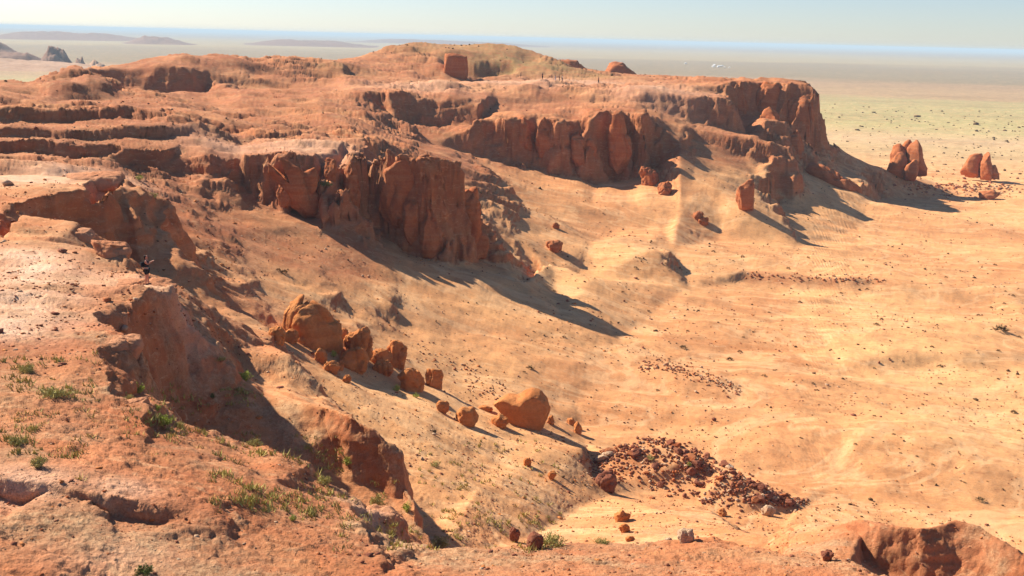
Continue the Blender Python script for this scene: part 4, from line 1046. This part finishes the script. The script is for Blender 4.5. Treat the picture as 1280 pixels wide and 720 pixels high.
# --- far plain, hills and the camp
def ring(name, r0, r1, nr, nt_, z0, z1):
    a = np.linspace(-math.pi, math.pi, nt_); r_ = np.exp(np.linspace(math.log(r0), math.log(r1), nr))
    A, B = np.meshgrid(a, r_, indexing='ij'); k = sst(math.log(r0), math.log(r0*3), np.log(B))
    return B*np.sin(A), B*np.cos(A), z0+(z1-z0)*k
x, y, z = ring('plain', 1150, 90000, 60, 241, -58.5, -62)
z = z + 3*fb2(x/1800, y/900, 3, 500)*sst(1250, 2500, np.hypot(x, y))
pm = grid_mesh('desert_plain', x, y, z, {'plain': np.ones_like(x), 'rock': x*0, 'gravel': x*0, 'deep': x*0, 'pale': x*0, 'green': x*0}); pm.materials.append(M_ground)
plain_o = bpy.data.objects.new('desert_plain', pm); col.objects.link(plain_o); plain_o['kind'] = 'structure'
M_far = rock_mat('far_hill_rock', (.20, .10, .07), (.27, .15, .10), (.34, .21, .14), .05)
M_far2 = rock_mat('far_hill_sand', (.42, .24, .15), (.50, .31, .19), (.52, .34, .22), .05)
def hill(outline, r_, depth, mat, seed, n=5, box=.9):
    bu_, bv_ = max(outline, key=lambda p: p[1]); r_ = min(9000, -60.0/thslope(bu_, bv_-3)[1])
    V, fc, c = solid(outline, r_, depth*r_/1500, n, box, seed, 1.0, .6, 4)
    o = mk('far_hill', V, fc, mat, tuple(c)); o['kind'] = 'structure'
G_ = lambda *p: crop(0, 20, 5.333, *p)
def ridge(u0, u1, v, height, depth, seed, mat, rr0=None, e=.35):
    uc = (u0+u1)/2; r_ = rr0 or -61.0/thslope(uc, v)[1]; a0, a1 = thslope(u0, v)[0], thslope(u1, v)[0]
    A, B = np.meshgrid(np.linspace(a0, a1, 90), np.linspace(r_, r_+depth, 26), indexing='ij')
    sx = (A-a0)/(a1-a0); sy = (B-r_)/depth
    env = sst(0, e, sx)*sst(1, 1-e*1.2, sx)*sst(0, .42, sy)*sst(1, .6, sy); x = B*np.sin(A); y = B*np.cos(A); w = (a1-a0)*r_
    z = height*np.clip(env*1.25-.02 + .35*env*fb2(x/w*5, y/w*7, 4, seed), 0, 9)*(.75+.35*pn2(x/w*2.2, y/w*2, seed+3)) - 62.5 - 3*(env < .01)
    m_ = grid_mesh('far_hill', x, y, z, None); m_.materials.append(mat); o = bpy.data.objects.new('far_hill', m_); col.objects.link(o); o['kind'] = 'structure'
ridge(-40, 215, 50, 34, 1500, 1, M_far); ridge(150, 250, 56, 27, 700, 2, M_far); ridge(300, 480, 58, 24, 1200, 3, M_far); ridge(420, 700, 56, 30, 1500, 4, M_far); ridge(-160, 64, 79, 44, 420, 11, M_far, e=.4); ridge(-60, 95, 84, 18, 220, 12, M_far); ridge(40, 104, 86, 25, 120, 5, M_far, e=.4); ridge(100, 146, 91, 17, 90, 15, M_far2, e=.48)
ridge(-120, 190, 93, 13, 300, 16, M_far2); ridge(90, 112, 87, 16, 60, 18, M_far)
M_felt = flatmat('white_felt', (.78, .77, .74), .9, .06); M_door = flatmat('painted_door', (.35, .12, .05))
def ger(u, v, k, label):
    th, t = thslope(u, v); r_ = min(3200, -60.2/t); root = bpy.data.objects.new('felt_tent', None); col.objects.link(root)
    root.location = (r_*math.sin(th), r_*math.cos(th), -60.6); root.scale = (k, k, k); tag(root, label, 'tent', 'white felt tents of the far camp')
    n_ = 20; V = []; Fc = []
    for (rad, z_) in ((3.0, 0), (3.05, 1.6)):
        V += [(rad*math.cos(6.2832*i/n_), rad*math.sin(6.2832*i/n_), z_) for i in range(n_)]
    Fc = [(i, (i+1) % n_, n_+(i+1) % n_, n_+i) for i in range(n_)]; mk('wall', V, Fc, M_felt, (0, 0, 0), False, root)
    V = []
    for (rad, z_) in ((3.15, 1.56), (1.9, 2.3), (.5, 2.8), (.45, 2.95)):
        V += [(rad*math.cos(6.2832*i/n_), rad*math.sin(6.2832*i/n_), z_) for i in range(n_)]
    Fc = [(j*n_+i, j*n_+(i+1) % n_, (j+1)*n_+(i+1) % n_, (j+1)*n_+i) for j in range(3) for i in range(n_)] + [tuple(range(3*n_, 4*n_))]
    mk('roof', V, Fc, M_felt, (0, 0, 0), False, root)
    V = [(a, b, c) for a in (-.4, .4) for b in (-3.12, -2.9) for c in (0, 1.5)]
    mk('door', V, [(0, 1, 3, 2), (4, 6, 7, 5), (0, 4, 5, 1), (2, 3, 7, 6), (1, 5, 7, 3), (0, 2, 6, 4)], M_door, (0, 0, 0), False, root)
for i in range(16):
    ger(rs.uniform(889, 914), 82.3+rs.normal()*1.0, rs.uniform(.75, 1.15), 'tiny white felt tent in the distant camp on the plain')
ger(857, 79, 1.3, 'tiny white felt tent alone left of the distant camp')
print('objects', round(time.time()-T0, 1))

# ------------------------------------------------------------------ light
world = bpy.data.worlds.new('World'); scn.world = world; world.use_nodes = True
wn = world.node_tree; bg = wn.nodes['Background']
sky = wn.nodes.new('ShaderNodeTexSky'); sky.sky_type = 'NISHITA'; sky.sun_disc = False
SUN_AZ, SUN_EL = R(-58), R(36)
sky.sun_elevation = SUN_EL; sky.sun_rotation = SUN_AZ; sky.air_density = 1.0; sky.dust_density = 0.3; sky.altitude = 1000
sky.ozone_density = 3.0
tn = wn.nodes.new('ShaderNodeMix'); tn.data_type = 'RGBA'; tn.blend_type = 'MULTIPLY'; tn.inputs[0].default_value = 1; tn.inputs[7].default_value = (.98, .99, 1.12, 1)
wn.links.new(sky.outputs[0], tn.inputs[6]); wn.links.new(tn.outputs[2], bg.inputs[0]); bg.inputs[1].default_value = .058
hm = bpy.data.materials.new('haze'); hm.use_nodes = True; hn = hm.node_tree
for n_ in list(hn.nodes): hn.nodes.remove(n_)
ho = hn.nodes.new('ShaderNodeOutputMaterial'); hv = hn.nodes.new('ShaderNodeVolumePrincipled'); hv.inputs['Color'].default_value = (.70, .88, 1.0, 1)
hv.inputs['Density'].default_value = 1.05e-4; hv.inputs['Anisotropy'].default_value = .0; hn.links.new(hv.outputs[0], ho.inputs['Volume'])
bmh = bmesh.new(); bmesh.ops.create_cube(bmh, size=1.0); hme = bpy.data.meshes.new('haze'); bmh.to_mesh(hme); bmh.free(); hme.materials.append(hm)
hz_o = bpy.data.objects.new('haze', hme); col.objects.link(hz_o); hz_o['kind'] = 'stuff'; hz_o['label'] = 'thin blue haze over the far plain'
hz_o.scale = (200000, 200000, 90); hz_o.location = (0, 0, 10-45)
sd = bpy.data.lights.new('sun', 'SUN'); sd.energy = 5.0; sd.angle = R(.55); sd.color = (1, .92, .78)
so = bpy.data.objects.new('sun', sd); col.objects.link(so)
dirv = Vector((math.sin(SUN_AZ)*math.cos(SUN_EL), math.cos(SUN_AZ)*math.cos(SUN_EL), math.sin(SUN_EL)))
so.rotation_euler = dirv.to_track_quat('Z', 'Y').to_euler()
cam = bpy.data.cameras.new('camera'); cam.sensor_width = 36; cam.lens = 36*F/1280; cam.clip_end = 200000; cam.clip_start = .5
co = bpy.data.objects.new('camera', cam); col.objects.link(co); scn.camera = co
co.matrix_world = Matrix(((Rt[0], Up[0], -Fw[0], 0), (Rt[1], Up[1], -Fw[1], 0), (Rt[2], Up[2], -Fw[2], 0), (0, 0, 0, 1)))
scn.view_settings.view_transform = 'Standard'; scn.view_settings.look = 'None'; scn.view_settings.gamma = 1; scn.view_settings.exposure = 0.98
print('done', round(time.time()-T0, 1))
